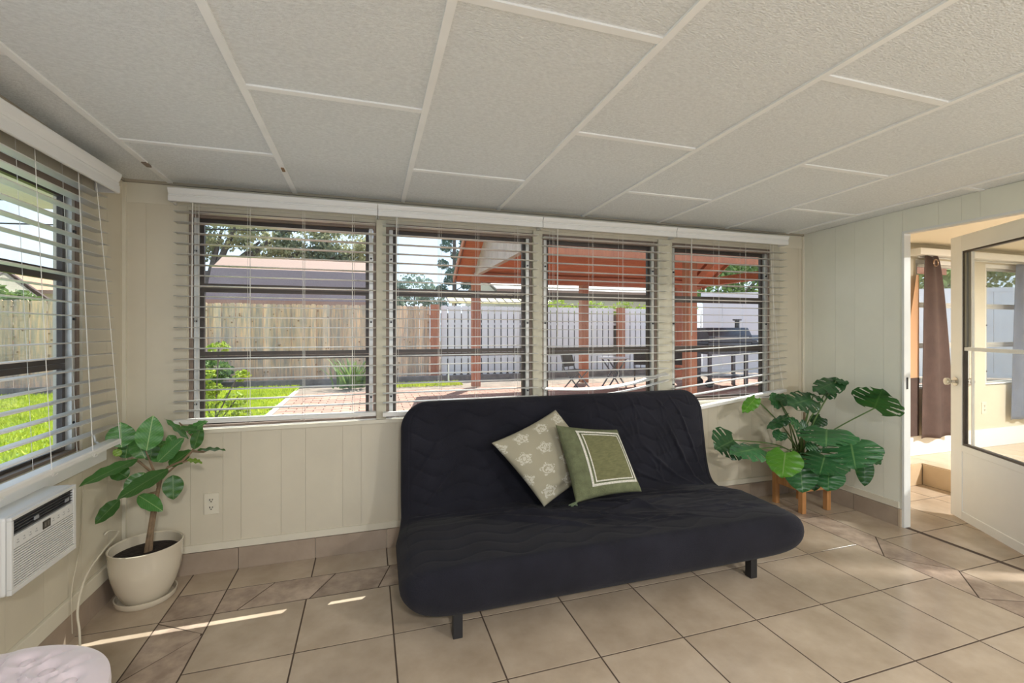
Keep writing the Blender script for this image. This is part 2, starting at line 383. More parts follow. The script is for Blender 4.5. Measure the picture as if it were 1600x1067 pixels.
# ------------------------------------------------------------------ ceiling
ce=struct('ceiling')
mb=MB(); ceilbox(mb,XL-.5,XN+.3,YR-.3,YB+.3,-.14,-.02); mb.build('ceiling_core',M_ceil,ce)
bays=[XL,-1.02,-.405,.205,.822,1.435,2.055,2.675,3.29,XR]
cross=[[1.75-1.22*k for k in range(4)],[2.36-1.22*k for k in range(5)]]
for i in range(len(bays)-1):
    x0,x1=bays[i],bays[i+1]
    cs=[YB]+cross[i%2]+[YR]
    for a,b in zip(cs[:-1],cs[1:]):
        m_=MB(); ceilbox(m_,x0+.001,x1-.001,b+.001,a-.001,-.02,0); m_.build('ceiling_panel',M_ceil,ce)
    for cyy in cross[i%2]:
        m_=MB(); ceilbox(m_,x0+.012,x1-.012,cyy-.013,cyy+.013,-.001,.006); m_.build('cross_batten',M_batt,ce)
for x in bays[1:-1]:
    m_=MB(); ceilbox(m_,x-.0125,x+.0125,YR,YB-.012 if x>-1 else 2.62,-.001,.007); m_.build('batten',M_batt,ce)
m_=MB(); ceilbox(m_,-1.0325,-1.0075,2.66,YB-.012,-.001,.006); m_.build('batten',M_batt,ce)
m_=MB(); ceilbox(m_,-1.029,-1.009,2.605,2.665,.004,.012); m_.build('loose_clip',M_brownf,ce)
m_=MB(); ceilbox(m_,-.411,-.398,2.50,2.55,.005,.011); m_.build('chipped_wood',mat('chipped_wood',(.28,.17,.09),.8),ce)
m_=MB(); ceilbox(m_,XR+.05,XN,YR,YB,-.02,.0); m_.build('ceiling_panel',mat('warm_ceiling',(.78,.72,.60),.8),ce)
# cove strips at wall tops
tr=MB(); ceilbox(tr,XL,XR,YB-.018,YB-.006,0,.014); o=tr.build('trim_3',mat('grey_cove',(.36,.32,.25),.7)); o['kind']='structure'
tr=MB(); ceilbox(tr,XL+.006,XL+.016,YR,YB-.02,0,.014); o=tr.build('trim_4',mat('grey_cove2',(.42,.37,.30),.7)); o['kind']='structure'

# ------------------------------------------------------------------ windows in back and left wall
def window(name,x0,x1,z0,z1,place,sashm=None,framem=None):
    """local frame: x along wall, y outwards, z up"""
    o=struct(name); o.matrix_world=place
    f=MB(); d0,d1=.005,.075
    f.box(x0,x0+.018,d0,d1,z0,z1); f.box(x1-.018,x1,d0,d1,z0,z1); f.box(x0+.018,x1-.018,d0,d1,z1-.035,z1); f.box(x0+.018,x1-.018,d0,d1,z0,z0+.012)
    f.build('frame',framem or M_brownf,o)
    f=MB(); a,b=x0+.020,x1-.020
    f.box(a,a+.022,.012,.06,z0+.012,z1-.036); f.box(b-.022,b,.012,.06,z0+.012,z1-.036); f.build('jamb_channel',M_alu,o)
    for zt,zb in ((z1-.036,1.580),(1.578,1.196),(1.194,z0+.014)):
        s=MB(); a2,b2=a+.023,b-.023; t=.020; tt_=.023
        s.box(a2,a2+t,.035,.055,zb,zt); s.box(b2-t,b2,.035,.055,zb,zt); s.box(a2+t,b2-t,.035,.055,zt-tt_,zt); s.box(a2+t,b2-t,.035,.055,zb,zb+(tt_ if zb>1 else .012))
        sa=s.build('sash',sashm or M_bronze,o)
        MB().box(a2+t,b2-t,.044,.047,zb+(tt_ if zb>1 else .012),zt-tt_).build('pane',M_glass,sa)
    for zz in (1.78,1.39,.93):
        for xx in (a+.011,b-.011): MB().tube([(xx,.004,zz),(xx,.012,zz)],.006,8).build('screw',M_dark,o)
    return o
PB=Matrix.Translation((0,YB,0))
for k,(x0,x1) in enumerate([(-.939,.049),(.106,1.068),(1.134,2.058),(2.176,3.128)]):
    window('window_%d'%(k+1),x0,x1,.80,2.0,PB)
PL=Matrix.Translation((XL,0,0))@Matrix.Rotation(PI/2,4,'Z')
for k,(y0,y1) in enumerate(LW): window('window_%d'%(5+k),y0,y1,.80,1.98,PL)
for k,(x0,x1) in enumerate([(4.85,5.62),(5.86,7.0)]): window('window_%d'%(9+k),x0,x1,.80,2.0,PB,M_alu,M_white)
# sills
box('trim_5',-.97,3.16,YB-.020,YB-.006,.772,.794,M_trim)['kind']='structure'
box('trim_6',-.94,3.13,YB-.006,YB+.07,.790,.800,M_white)['kind']='structure'
cr1=thing('window_crank','small metal awning window crank at the lower right corner of the left window',
   'window crank',(XL+.012,2.575,.86)); 
MB().tube([(0,0,0),(.03,0,.0),(.035,0,-.03),(.06,-.01,-.045)],.006,8).build('handle',M_alu,cr1)

# ------------------------------------------------------------------ blinds
def slatmesh(L,W=.052):
    m=MB(); n=6; ths=.0028; vs=[]
    for x in (0,L):
        for sgn in (1,-1):
            for k in range(n+1):
                y=-W/2+W*k/n; z=.0025*(1-(2*y/W)**2)+sgn*ths/2
                vs.append((x,y,z))
    N=n+1; fs=[]
    for k in range(n):
        fs.append((k,k+1,2*N+k+1,2*N+k)); fs.append((N+k+1,N+k,3*N+k,3*N+k+1))
    fs.append(tuple(list(range(N))+list(range(2*N-1,N-1,-1)))[::-1]); fs.append(tuple(2*N+i for i in (list(range(N))+list(range(2*N-1,N-1,-1)))))
    fs.append((0,2*N,3*N,N)); fs.append((n,N+n,3*N+n,2*N+n))
    m.add(vs,fs); return m.mesh('slat',M_slat,True)
def valance(mb,L,z0,z1,yf,depth):
    h=z1-z0
    prof=[(yf,z0),(yf-.004,z0+.003),(yf-.004,z0+h*.38),(yf+.001,z0+h*.42),(yf-.002,z0+h*.50),(yf+.002,z0+h*.56),(yf-.004,z0+h*.66),(yf-.010,z0+h*.82),(yf-.012,z1-.004),(yf-.010,z1),(yf+.008,z1),(yf+.008,z0)]
    mb.prism(prof[::-1],'x',0,L)
    mb.box(0,.008,yf+.008,yf+depth,z0,z1); mb.box(L-.008,L,yf+.008,yf+depth,z0,z1)
PITCH=.0565
def blind(label,place,L,vx0,vx1,zt,zrail,sx0,ladders,wand=None,tilt=0,ntilt=0,bend=None,cord=None,nslat=None,vz=(2.02,2.09),yc=0.0,lean=0):
    o=thing('window_blind',label,'blind',group='white faux wood window blinds'); o.matrix_world=place
    v=MB(); valance(v,vx1-vx0,vz[0],vz[1],-.100,.092); v.build('valance',M_white,o,loc=(vx0,0,0))
    MB().box(sx0,sx0+L,-.088,-.022,vz[1]-.055,vz[1]-.008).build('head_rail',M_slat,o)
    sm=slatmesh(L); n=nslat or int((zt-zrail-.02)/PITCH)
    zs=[zt-PITCH*k for k in range(n)]
    def yy(z): return -.052+yc-lean*(zt-z)
    for k,z in enumerate(zs):
        if bend and k>=n-bend: continue
        j=k-(n-ntilt); r=0; dz=0
        if ntilt and j>=0: r=tilt*(j+1)/(ntilt+1)
        newobj('slat',sm,o,loc=(sx0,yy(z)+random.uniform(-.001,.001),z-(L*math.sin(r))),rot=(random.uniform(-.02,.02),-r,0))
    if bend:
        for q in range(bend):
            k=n-bend+q; z=zs[k]; pts=[]; nn=24
            for i in range(nn+1):
                t=i/nn; x=sx0+L*t; zz=z+(.075*t**3-.020*math.sin(PI*min(1,t*1.1)) if q==0 else .085*t**2.2-.016*math.sin(PI*t))+(-.004 if q==0 else .0)
                for (dy,dz) in ((-.026,.0),(.0,.002),(.026,.0 if q else .010),(.026,-.003+(0 if q else .010)),(0,-.001),(-.026,-.003)): pts.append((x,yy(z)+dy,zz+dz))
            MB().grid(pts,nn+1,6,True).build('slat',M_slat,o,True)
    # bottom rail
    b=MB(); b.prism([(-.028,0),(.026,0),(.028,.014),(.022,.022),(-.024,.022),(-.028,.016)],'x',0,L)
    zr=zrail; b.build('bottom_rail',M_slat,o,loc=(sx0,yy(zr),zr-(L*math.sin(tilt) if tilt else 0)),rot=(0,-tilt,0))
    for l in ladders:
        zb=zr-(L*math.sin(tilt)*(1-l) if tilt else 0)+.008
        x=sx0+L*l
        c=MB()
        for dy in (-.0275,.0275): c.tube([(x,yy(zt)+dy,vz[1]-.05),(x,yy(zb)+dy,zb)],.0009,4)
        c.tube([(x+.012,yy(zt)-.02,vz[1]-.05),(x+.012,yy(zb)-.02,zb)],.0008,4)
        c.tube([(x-.02,yy(zb)-.029,zb+.002),(x-.008,yy(zb)-.034,zb-.012),(x+.006,yy(zb)-.031,zb+.0),(x+.02,yy(zb)-.035,zb-.010),(x+.008,yy(zb)-.03,zb-.016)],.0009,4)
        c.build('ladder_cord',M_cord,o)
    if wand:
        wx,wz=wand; MB().tube([(wx,-.092,vz[0]+.01),(wx-.002,-.094,(vz[0]+wz)/2),(wx-.004,-.096,wz)],.0038,8).build('wand',mat('clear_wand',(.62,.60,.56),.2),o)
    if cord:
        MB().tube(cord,.0013,6).build('lift_cord',M_cord,o)
    return o
blind('white faux wood blind over the leftmost back window, in front of the wood fence',PB,1.03,-1.0,.054,1.975,.829,-.985,(.10,.34,.61,.87),wand=(-.892,1.30),tilt=-.010,ntilt=1,nslat=20)
blind('white blind over the second back window, behind the left end of the futon',PB,1.00,.057,1.103,1.975,.821,.085,(.08,.34,.58,.85),wand=(.165,1.30),nslat=20)
blind('white faux wood blind with bowed lowest slats over the third back window, above the futon',PB,.985,1.107,2.150,1.965,.815,1.125,(.06,.36,.60,.90),wand=(1.215,1.30),bend=2,nslat=20)
blind('white blind with a tilted bottom rail over the rightmost back window',PB,1.06,2.154,3.208,1.965,.845,2.165,(.12,.36,.60,.86),wand=(2.29,1.30),tilt=.118,ntilt=8,
      cord=[(3.03,-.094,2.03),(3.07,-.094,1.5),(3.12,-.094,1.1),(3.17,-.090,.87),(3.19,-.09,.84)])
PLb=Matrix.Translation((XL,0,0))@Matrix.Rotation(PI/2,4,'Z')
blind('white faux wood blind over the left wall window above the air conditioner',PLb,1.16,1.46,2.66,1.965,.805,1.47,(.10,.34,.57,.80),cord=[(2.50,-.085,2.0),(2.56,-.10,1.5),(2.60,-.118,1.0),(2.615,-.125,.80)],vz=(1.995,2.09),lean=.045,yc=.01)
PLc=Matrix.Translation((XL,-1.16,0))@Matrix.Rotation(PI/2,4,'Z')

# ------------------------------------------------------------------ wall outlets
def outlet(label,loc,rz=0,grp='duplex wall outlets'):
    o=thing('wall_outlet',label,'outlet',loc,rz,grp)
    MB().box(-.036,.036,-.006,0,-.058,.058).build('cover_plate',M_trim,o,bevel=.002)
    for dz in (.021,-.021):
        m=MB(); m.lathe([(.0001,-.0035),(.0165,-.0035),(.0165,0)],20,M=Matrix.Translation((0,-.006,dz))@Matrix.Rotation(-PI/2,4,'X')@Matrix.Rotation(PI,4,'X'))
        s=m.build('socket',M_trim,o)
        m=MB(); m.box(-.008,-.005,-.0106,-.0085,dz-.001,dz+.008); m.box(.005,.008,-.0106,-.0085,dz,dz+.007); m.box(-.0025,.0025,-.0106,-.0085,dz-.010,dz-.005)
        m.build('slot',M_dark,s)
    return o
outlet('cream duplex outlet on the back wall between the ficus pot and the futon',(-.828,YB-.006,.378))
outlet('cream duplex outlet on the adjoining room wall seen through the door glass',(5.83,YB,.57))

# ------------------------------------------------------------------ door and adjoining room
dr=struct('door_1',(3.602,1.492,0)); dr.rotation_euler=(0,0,math.atan2(.848,.53))
DW=.84; TH=.036  # local x from hinge to latch, local y thickness; +y is the side away from camera? faces both ways
f=MB(); z0,z1=.012,2.005; st=.115; 
f.box(DW-st,DW,-TH/2,TH/2,z0,z1); f.box(0,st,-TH/2,TH/2,z0,z1); f.box(st,DW-st,-TH/2,TH/2,z1-.11,z1); f.box(st,DW-st,-TH/2,TH/2,z0,z0+.06)
f.box(st,DW-st,-TH/2,TH/2,.49,.535)
M_door=mat('door_white',(.88,.87,.85),.35,var=.03,scale=3)
f.build('door_frame',M_door,dr,bevel=.003)
MB().box(st,DW-st,-TH/2+.006,TH/2-.006,z0+.06,.49).build('lower_panel',M_door,dr)
f=MB()
for (a,b,c,d) in ((st,st+.012,.535,z1-.11),(DW-st-.012,DW-st,.535,z1-.11),(st+.012,DW-st-.012,.535,.549),(st+.012,DW-st-.012,z1-.122,z1-.11)):
    f.box(a,b,-.013,.013,c,d)
f.build('glass_bead',M_bronze,dr)
f=MB(); f.box(DW-st-.036,DW-st-.013,-.012,.010,1.225,z1-.125); f.box(DW-st-.066,DW-st-.042,-.010,.004,1.225,z1-.125); f.build('sash_track',mat('track_grey',(.22,.22,.20),.4,metal=.4),dr)
f=MB(); f.box(DW-st-.078,DW-st-.068,-.010,.004,.55,z1-.125); f.build('sash_edge',M_white,dr)
MB().box(st+.012,DW-st-.012,-.016,.010,1.198,1.222).build('mid_rail',M_white,dr)
MB().box(st+.012,DW-st-.012,-.002,.002,.549,1.198).build('pane',M_glass2,dr)
MB().box(st+.012,DW-st-.012,-.002,.002,1.222,z1-.122).build('pane',M_glass2,dr)
M_chrome=mat('satin_nickel',(.62,.60,.56),.2,metal=1)
for sy in (-1,1):
    k=MB(); Mx=Matrix.Translation((DW-.055,sy*TH/2,.975))@Matrix.Rotation(-sy*PI/2,4,'X')
    k.lathe([(.0001,0),(.032,0),(.032,.006),(.013,.012),(.011,.030),(.020,.038),(.026,.050),(.024,.062),(.012,.068),(.0001,.069)],24,M=Mx)
    k.build('knob',M_chrome,dr,True)
MB().box(DW,DW+.002,-.012,.012,.92,1.03).build('latch_plate',M_chrome,dr)
# jambs (aluminium edging)
jm=MB(); jm.box(XR-.010,XR+.052,DY1-.012,DY1+.003,0,DZ+.012); jm.box(XR-.010,XR+.052,DY0-.003,DY0+.014,0,DZ+.012); jm.box(XR-.010,XR+.052,DY0+.014,DY1-.012,DZ-.004,DZ+.012)
o=jm.build('trim_7',mat('jamb_white',(.70,.71,.69),.4)); o['kind']='structure'
box('trim_8',XR+.012,XR+.024,DY1-.016,DY1-.0122,.94,1.02,M_dark)['kind']='structure'
# platform step in the adjoining room
M_step=mat('step_tile',(.60,.46,.30),.25,scale=3,col2=(.48,.36,.24),detail=8,rand=.04)
stp=struct('floor_step')
mb=MB(); mb.box(XR+.05,XN,2.735,YB-.001,0,.172); mb.box(4.605,XN,YR,2.735,0,.172); mb.build('step_core',M_grout,stp)
for k in range(4):
    a=XR+.05+k*.402; b=min(a+.40,4.59)
    if b-a>.05: box('riser_tile',a+.001,b-.001,2.725,2.735,.002,.174,M_step,stp)
for k in range(9):
    b=2.724-k*.402; a=b-.40; box('riser_tile',4.595,4.605,a+.001,b-.001,.002,.174,M_step,stp)
for k in range(10):
    a=XR+.05+k*.402; b=min(a+.40,XN); 
    if b-a>.05: box('tread_tile',a+.001,b-.001,2.735 if a<4.4 else 2.53,YB-.014,.172,.182,M_step,stp)
box('tread_tile',4.606,4.732,2.53,2.734,.172,.182,M_step,stp)
for k in range(7):
    a=4.606+k*.43
    for q in range(4): box('tread_tile',a+.001,a+.429,2.528-.42*(q+1)+.002,2.528-.42*q,.172,.182,M_step,stp)
o=box('baseboard_far',XR+.05,XN,YB-.012,YB,.183,.36,M_white); o['kind']='structure'
cn=thing('window_cornice','white box cornice over the windows of the adjoining room','cornice',(0,0,0))
MB().box(4.74,7.3,YB-.11,YB-.0005,2.025,2.085).build('board',M_white,cn,bevel=.003)
MB().tube([(4.80,YB-.05,2.012),(7.25,YB-.05,2.012)],.007,8).build('curtain_rod',M_alu,cn)
def curtain(name,label,mt,xt0,xt1,xb0,xb1,zt,zb,nf,amp,yc,lining=None):
    o=thing(name,label,'curtain',(0,0,0))
    nu,nv=40,60; pts=[]
    for i in range(nu+1):
        t=i/nu; z=zt+(zb-zt)*t
        e=t**.6
        for j in range(nv+1):
            s=j/nv; a=xt0+(xb0-xt0)*e; b=xt1+(xb1-xt1)*e
            x=a+(b-a)*s; y=yc+amp*(.5+.5*t)*math.sin(s*nf*2*PI+.6*t)*(1 if s<.98 else .5)
            pts.append((x,y,z+.006*math.sin(s*9)))
    m=MB().grid(pts,nu+1,nv+1); ob=m.build('cloth',mt,o,True)
    so=ob.modifiers.new('solid','SOLIDIFY'); so.thickness=.003
    return o
M_brown=mat('brown_curtain',(.070,.043,.036),.9,var=.2,scale=6,bump=.3,bscale=200)
cu=curtain('curtain','brown grommet curtain gathered at the adjoining room window, left of the open door',M_brown,4.85,5.02,4.82,5.25,2.02,.35,1.6,.016,YB-.075)
ri=MB(); 
rp=[]
for k in range(17):
    t=2*PI*k/16; rp.append((4.945+.030*math.cos(t),YB-.104,1.955+.030*math.sin(t)))
ri.tube(rp,.006,8,cap=False); ri.build('grommet',mat('bronze_ring',(.25,.16,.10),.3,metal=.8),cu)
lp=[(4.84 if i else (4.79-.10*min(1,(1.85-z)/.5)),YB-.045+.01*i,z) for z in (.90,1.1,1.4,1.6,1.85) for i in (0,1)]
MB().grid(lp,5,2).build('lining',mat('sunlit_lining',(.72,.45,.27),.9,trans=.4),cu)  # sunlight through the lining is put into its tan colour
MB().grid([(4.69+.15*i,YB-.046+.01*i,z) for z in (.37,.6,.905) for i in (0,1)],3,2).build('side_panel',M_brown,cu)
curtain('curtain','blue grey curtain seen through the door glass at the right edge of the photo',mat('blue_curtain',(.10,.13,.20),.9,var=.2,scale=5,bump=.2,bscale=100),6.22,6.62,6.16,6.66,2.0,.44,3,.02,YB-.06)

# ------------------------------------------------------------------ unseen fill lamps, added to brighten this room and the adjoining one
for k,(lx,ly,e) in enumerate([(.24,-1.3,58),(2.64,-1.2,56),(5.6,.6,140)]):
    l=thing('fill_lamp',['unseen round fill lamp added behind the camera, left side','unseen round fill lamp added behind the camera, right side','unseen round fill lamp added in the adjoining room'][k],'lamp',(lx,ly,zc(ly)-.002))
    MB().lathe([(.0001,0),(.17,0),(.17,-.03),(.16,-.035)],32).build('base',M_white,l,True)
    dm=bpy.data.materials.get('fill_diffuser')
    if not dm:
        dm=bpy.data.materials.new('fill_diffuser'); dm.use_nodes=True; b=dm.node_tree.nodes['Principled BSDF']; b.inputs['Emission Color'].default_value=(1,.95,.88,1); b.inputs['Emission Strength'].default_value=6
    MB().lathe([(.16,-.033),(.14,-.055),(.08,-.07),(.0001,-.074)],32).build('diffuser',dm,l,True)
    ld=bpy.data.lights.new('fill_light','AREA'); ld.shape='DISK'; ld.size=.32; ld.energy=e; ld.color=(1,.97,.93)
    lo=bpy.data.objects.new('fill_light',ld); C.objects.link(lo); lo.parent=l; lo.location=(0,0,-.085)

def setuv(me,uvs):
    l=me.uv_layers.new(name='UVMap'); idx=np.empty(len(me.loops),dtype=np.int32); me.loops.foreach_get('vertex_index',idx)
    l.data.foreach_set('uv',np.asarray(uvs,dtype=np.float32)[idx].ravel())
# ------------------------------------------------------------------ futon
fu=thing('futon_sofa','charcoal quilted futon sofa on black metal legs under the back windows','sofa',(1.235,2.35,0))
FX=1.240
def crom(P,n):
    P=[P[0]]+list(P)+[P[-1]]; o=[]
    for i in range(1,len(P)-2):
        for k in range(n):
            t=k/n; p0,p1,p2,p3=[np.array(q,float) for q in P[i-1:i+3]]
            o.append(.5*((2*p1)+(-p0+p2)*t+(2*p0-5*p1+4*p2-p3)*t*t+(-p0+3*p1-3*p2+p3)*t**3))
    o.append(np.array(P[-2],float)); return np.array(o)
path=crom([(1.905,.222),(2.10,.228),(2.30,.236),(2.48,.242),(2.59,.252),(2.66,.31),(2.700,.42),(2.722,.55),(2.742,.70),(2.760,.82),(2.772,.915)],40)
sl_=np.concatenate([[0],np.cumsum(np.linalg.norm(np.diff(path,axis=0),axis=1))]); LEN=sl_[-1]
NU,NV=230,330
tt=np.linspace(0,PI,NU); uu=(1-np.cos(tt))/2*.35+np.linspace(0,1,NU)*.65; S=uu*LEN
Py=np.interp(S,sl_,path[:,0]); Pz=np.interp(S,sl_,path[:,1])
ty=np.gradient(Py,S); tz=np.gradient(Pz,S); nl=np.hypot(ty,tz); Ny,Nz=-tz/nl,ty/nl
# smooth normals at the fold
ker=np.hanning(25); ker/=ker.sum()
Ny=np.convolve(np.pad(Ny,12,'edge'),ker,'valid'); Nz=np.convolve(np.pad(Nz,12,'edge'),ker,'valid')
tv=np.linspace(-1,1,NV); vv=np.sin(tv*PI/2)*.45+tv*.55
SS,VV=np.meshgrid(S,vv,indexing='ij')
def endround(d,R): 
    q=np.clip((R-d)/R,0,1); return np.sqrt(np.clip(1-q**2.4,0,1))
R1,R2=.13,.16
W=np.interp(S,[0,.5,.75,LEN],[1.115,1.105,1.062,1.055])
wf=W-np.where(S<R1,R1*(1-np.sqrt(np.clip(1-((R1-S)/R1)**2,0,1))),0)-np.where(LEN-S<R2,R2*(1-np.sqrt(np.clip(1-((R2-(LEN-S))/R2)**2,0,1))),0)
X=FX+VV*wf[:,None]
h0=np.interp(S,[0,.45,.66,.80,1.0,LEN],[.112,.104,.055,.055,.066,.062])
H_=h0*endround(S,.055)*endround(LEN-S,.06)
edge=np.sqrt(np.clip(1-np.abs(VV)**14,0,1))
Hh=H_[:,None]*edge
def puff(x,s):
    f=(s+.026*np.sin(2*PI*x/.30)+.014*np.sin(2*PI*x/.71+1+3*s))/.100
    a=np.abs(np.sin(PI*f))
    return np.interp(s,[0,.6,.8,1.4],[.0075,.0075,.018,.018])*(a**.22-1)
def ridge(x,s,x0,s0,x1,s1,wd,ht):
    dx,ds=x1-x0,s1-s0; L2=dx*dx+ds*ds; t=np.clip(((x-x0)*dx+(s-s0)*ds)/L2,0,1)
    d=np.hypot(x-x0-t*dx,s-s0-t*ds); return ht*np.exp(-(d/wd)**2)*np.sin(PI*np.clip(t,.02,.98))**.6
D=puff(X,SS)*np.clip((1-np.abs(VV))*14,0,1)
folds=[(.55,.50,1.10,.22,.014,.016),(.50,.56,1.25,.34,.012,.012),(.75,.50,1.42,.18,.012,.012),(1.05,.52,1.70,.28,.013,.012),(1.15,.30,1.75,.45,.012,.011),
       (1.0,.40,1.6,.16,.010,.010),(1.3,.55,1.55,.30,.012,.012),(1.5,.6,2.1,.42,.011,.008),(.3,.66,.95,.58,.014,.012),(.22,.70,.8,.66,.012,.01),(1.2,.66,2.1,.60,.014,.010),
       (2.20,.62,1.95,1.2,.012,.009),(2.1,.70,1.75,1.05,.012,.008),(2.22,.8,2.05,1.3,.010,.007),(.28,.75,.55,1.1,.012,.008),(.24,.95,.42,1.2,.010,.007),(1.95,.72,1.55,.95,.013,.008)]
for q in folds: D+=1.7*ridge(X,SS,*q)
rr=np.random.default_rng(3)
for _ in range(60):
    x0=rr.uniform(.7,2.1); s0=rr.uniform(.12,.62); an=rr.uniform(-.7,.7); ln=rr.uniform(.1,.35)
    D+=ridge(X,SS,x0,s0,x0+ln*math.cos(an),s0+ln*math.sin(an)*.6,rr.uniform(.006,.012),rr.uniform(.004,.009))
for _ in range(48):
    x0=rr.uniform(1.3,2.2); s0=rr.uniform(.7,1.3); an=rr.uniform(1.6,2.3); ln=rr.uniform(.1,.3)
    D+=ridge(X,SS,x0,s0,x0+ln*math.cos(an),s0+ln*math.sin(an),rr.uniform(.006,.010),rr.uniform(.002,.006))
# seam grooves near both side edges
D-=.006*np.exp(-((np.abs(VV)-.955)/.0035)**2)
# loose cover at left side
D+=.010*np.exp(-((VV+1)/.05)**2)*np.sin(SS*28)
D*=np.clip(S/.05,0,1)[:,None]*np.clip((LEN-S)/.05,0,1)[:,None]*edge
top=np.stack([X,Py[:,None]+Ny[:,None]*(Hh+D),Pz[:,None]+Nz[:,None]*(Hh+D)],-1)
bot=np.stack([X,Py[:,None]-Ny[:,None]*Hh,Pz[:,None]-Nz[:,None]*Hh],-1)
vs=np.concatenate([top.reshape(-1,3),bot.reshape(-1,3)]); vs-=np.array([1.235,2.35,0])
i,j=np.meshgrid(np.arange(NU-1),np.arange(NV-1),indexing='ij'); a=(i*NV+j).ravel()
ft=np.stack([a,a+1,a+NV+1,a+NV],1)[:, ::-1]; fb=np.stack([a,a+1,a+NV+1,a+NV],1)+NU*NV
me=bpy.data.meshes.new('mattress'); me.from_pydata(vs.tolist(),[],ft.tolist()+fb.tolist()); me.materials.append(M_sofa)
me.polygons.foreach_set('use_smooth',[True]*len(me.polygons))
import bmesh
bm=bmesh.new(); bm.from_mesh(me); bmesh.ops.remove_doubles(bm,verts=bm.verts,dist=.0004); bmesh.ops.recalc_face_normals(bm,faces=bm.faces); bm.to_mesh(me); bm.free()
newobj('mattress',me,fu)
lx=[-.862,.755]
for x in lx:
    for y in (-.362,.30): box('leg',x-.021,x+.021,y-.021,y+.021,0,.145,M_black,fu,bevel=.002)
m=MB()
for x in (-.88,.79): m.box(x,x+.03,-.33,.34,.118,.140)
m.box(-.88,.82,-.20,-.17,.118,.140); m.box(-.88,.82,.31,.34,.118,.140)
for k in range(9): m.box(-.85,.79,-.30+k*.07,-.275+k*.07,.132,.138)
m.build('frame',M_black,fu)

# ------------------------------------------------------------------ cushions
def cushion_surf(c,T,pinch=.014):
    TL,TR,BR,BL=[Vector(p) for p in c]; n=((TR-TL).cross(BL-TL)).normalized()
    if n.y>0: n=-n
    cen=(TL+TR+BR+BL)/4
    def f(s,t,side=1,off=0):
        p=TL*(1-s)*t+TR*s*t+BR*s*(1-t)+BL*(1-s)*(1-t)
        es=(1-(2*s-1)**2); et=(1-(2*t-1)**2)
        # pinch edges inwards
        sx=(2*s-1); tx=(2*t-1)
        p=p-(TR-TL).normalized()*(pinch*sx**3*et)-(TL-BL).normalized()*(pinch*tx**3*es)
        hgt=T*(max(0,es)**.42)*(max(0,et)**.42)
        return p+n*(side*hgt+off)
    return f,n
def cushion(name,label,corners,T,mt,pattern_uv=True,wr=0):
    o=thing(name,label,'cushion',tuple(sum((Vector(p) for p in corners),Vector())/4))
    f,n=cushion_surf(corners,T); N=44; L=Vector(o.location); pts=[];uv=[];
    cl=lambda k:(1-math.cos(PI*k/N))/2*.6+.4*k/N
    for side in (1,-1):
        for a in range(N+1):
            for b in range(N+1):
                s,t=cl(a),cl(b)
                off=0
                if wr and side==1: off=wr*math.exp(-((t-.12)/.16)**2)*(math.sin(38*t+5*s)*.6+math.sin(23*t-9*s)*.4)*min(1,8*s*(1-s))*min(1,12*t)
                pts.append(f(s,t,side,off)-L); uv.append((s,t))
    m=MB(); m.grid(pts[:(N+1)**2],N+1,N+1); m.grid(pts[(N+1)**2:],N+1,N+1)
    me=m.mesh('cover',mt,True); setuv(me,uv)
    bm=bmesh.new(); bm.from_mesh(me); bmesh.ops.remove_doubles(bm,verts=bm.verts,dist=.0005); bmesh.ops.recalc_face_normals(bm,faces=bm.faces); bm.to_mesh(me); bm.free()
    newobj('cover',me,o)
    return o,f,L
# patterned cloth
def medallion_mat():
    m=bpy.data.materials.new('taupe_floral_cloth'); m.use_nodes=True; n=m.node_tree; b=n.nodes['Principled BSDF']; b.inputs['Roughness'].default_value=.9
    uv=n.nodes.new('ShaderNodeUVMap')
    def M(op,*a):
        q=n.nodes.new('ShaderNodeMath'); q.operation=op
        for i,x in enumerate(a):
            if isinstance(x,(int,float)): q.inputs[i].default_value=x
            else: n.links.new(x,q.inputs[i])
        return q.outputs[0]
    s=n.nodes.new('ShaderNodeSeparateXYZ'); n.links.new(uv.outputs[0],s.inputs[0])
    U=M('MULTIPLY',s.outputs[0],3.3); V=M('MULTIPLY',s.outputs[1],4.0)
    row=M('FLOOR',V); U2=M('ADD',U,M('MULTIPLY',row,.5))
    fu_=M('SUBTRACT',M('FRACT',U2),.5); fv=M('SUBTRACT',M('FRACT',V),.5)
    r=M('SQRT',M('ADD',M('MULTIPLY',fu_,fu_),M('MULTIPLY',fv,fv)))
    ang=M('ARCTAN2',fv,fu_)
    lobes=M('ADD',.30,M('MULTIPLY',M('SINE',M('ADD',M('MULTIPLY',ang,5.0),1.2)),.06))
    inside=M('LESS_THAN',r,lobes)
    vo=n.nodes.new('ShaderNodeTexVoronoi'); vo.feature='DISTANCE_TO_EDGE'; vo.inputs['Scale'].default_value=26; n.links.new(uv.outputs[0],vo.inputs['Vector'])
    lace=M('GREATER_THAN',vo.outputs['Distance'],.10)
    rings=M('GREATER_THAN',M('SINE',M('MULTIPLY',r,38.0)),.5)
    k=M('MULTIPLY',inside,M('MAXIMUM',M('MULTIPLY',lace,.55),M('MULTIPLY',rings,.45)))
    mx=n.nodes.new('ShaderNodeMixRGB'); mx.inputs[1].default_value=(.32,.295,.215,1); mx.inputs[2].default_value=(.66,.64,.56,1); n.links.new(k,mx.inputs[0])
    n.links.new(mx.outputs[0],b.inputs['Base Color']); return m
L_=at(768,692,2.55); T_=at(868,640,2.66); B_=at(850,792,2.40); R_=T_+B_-L_
cushion('cushion','taupe cushion with white floral medallions leaning behind the green one on the futon',[L_,T_,R_,B_],.062,medallion_mat(),wr=.010)
c2=[at(868,664,2.50),at(964,671,2.535),at(1003,768,2.32),at(900,786,2.27)]
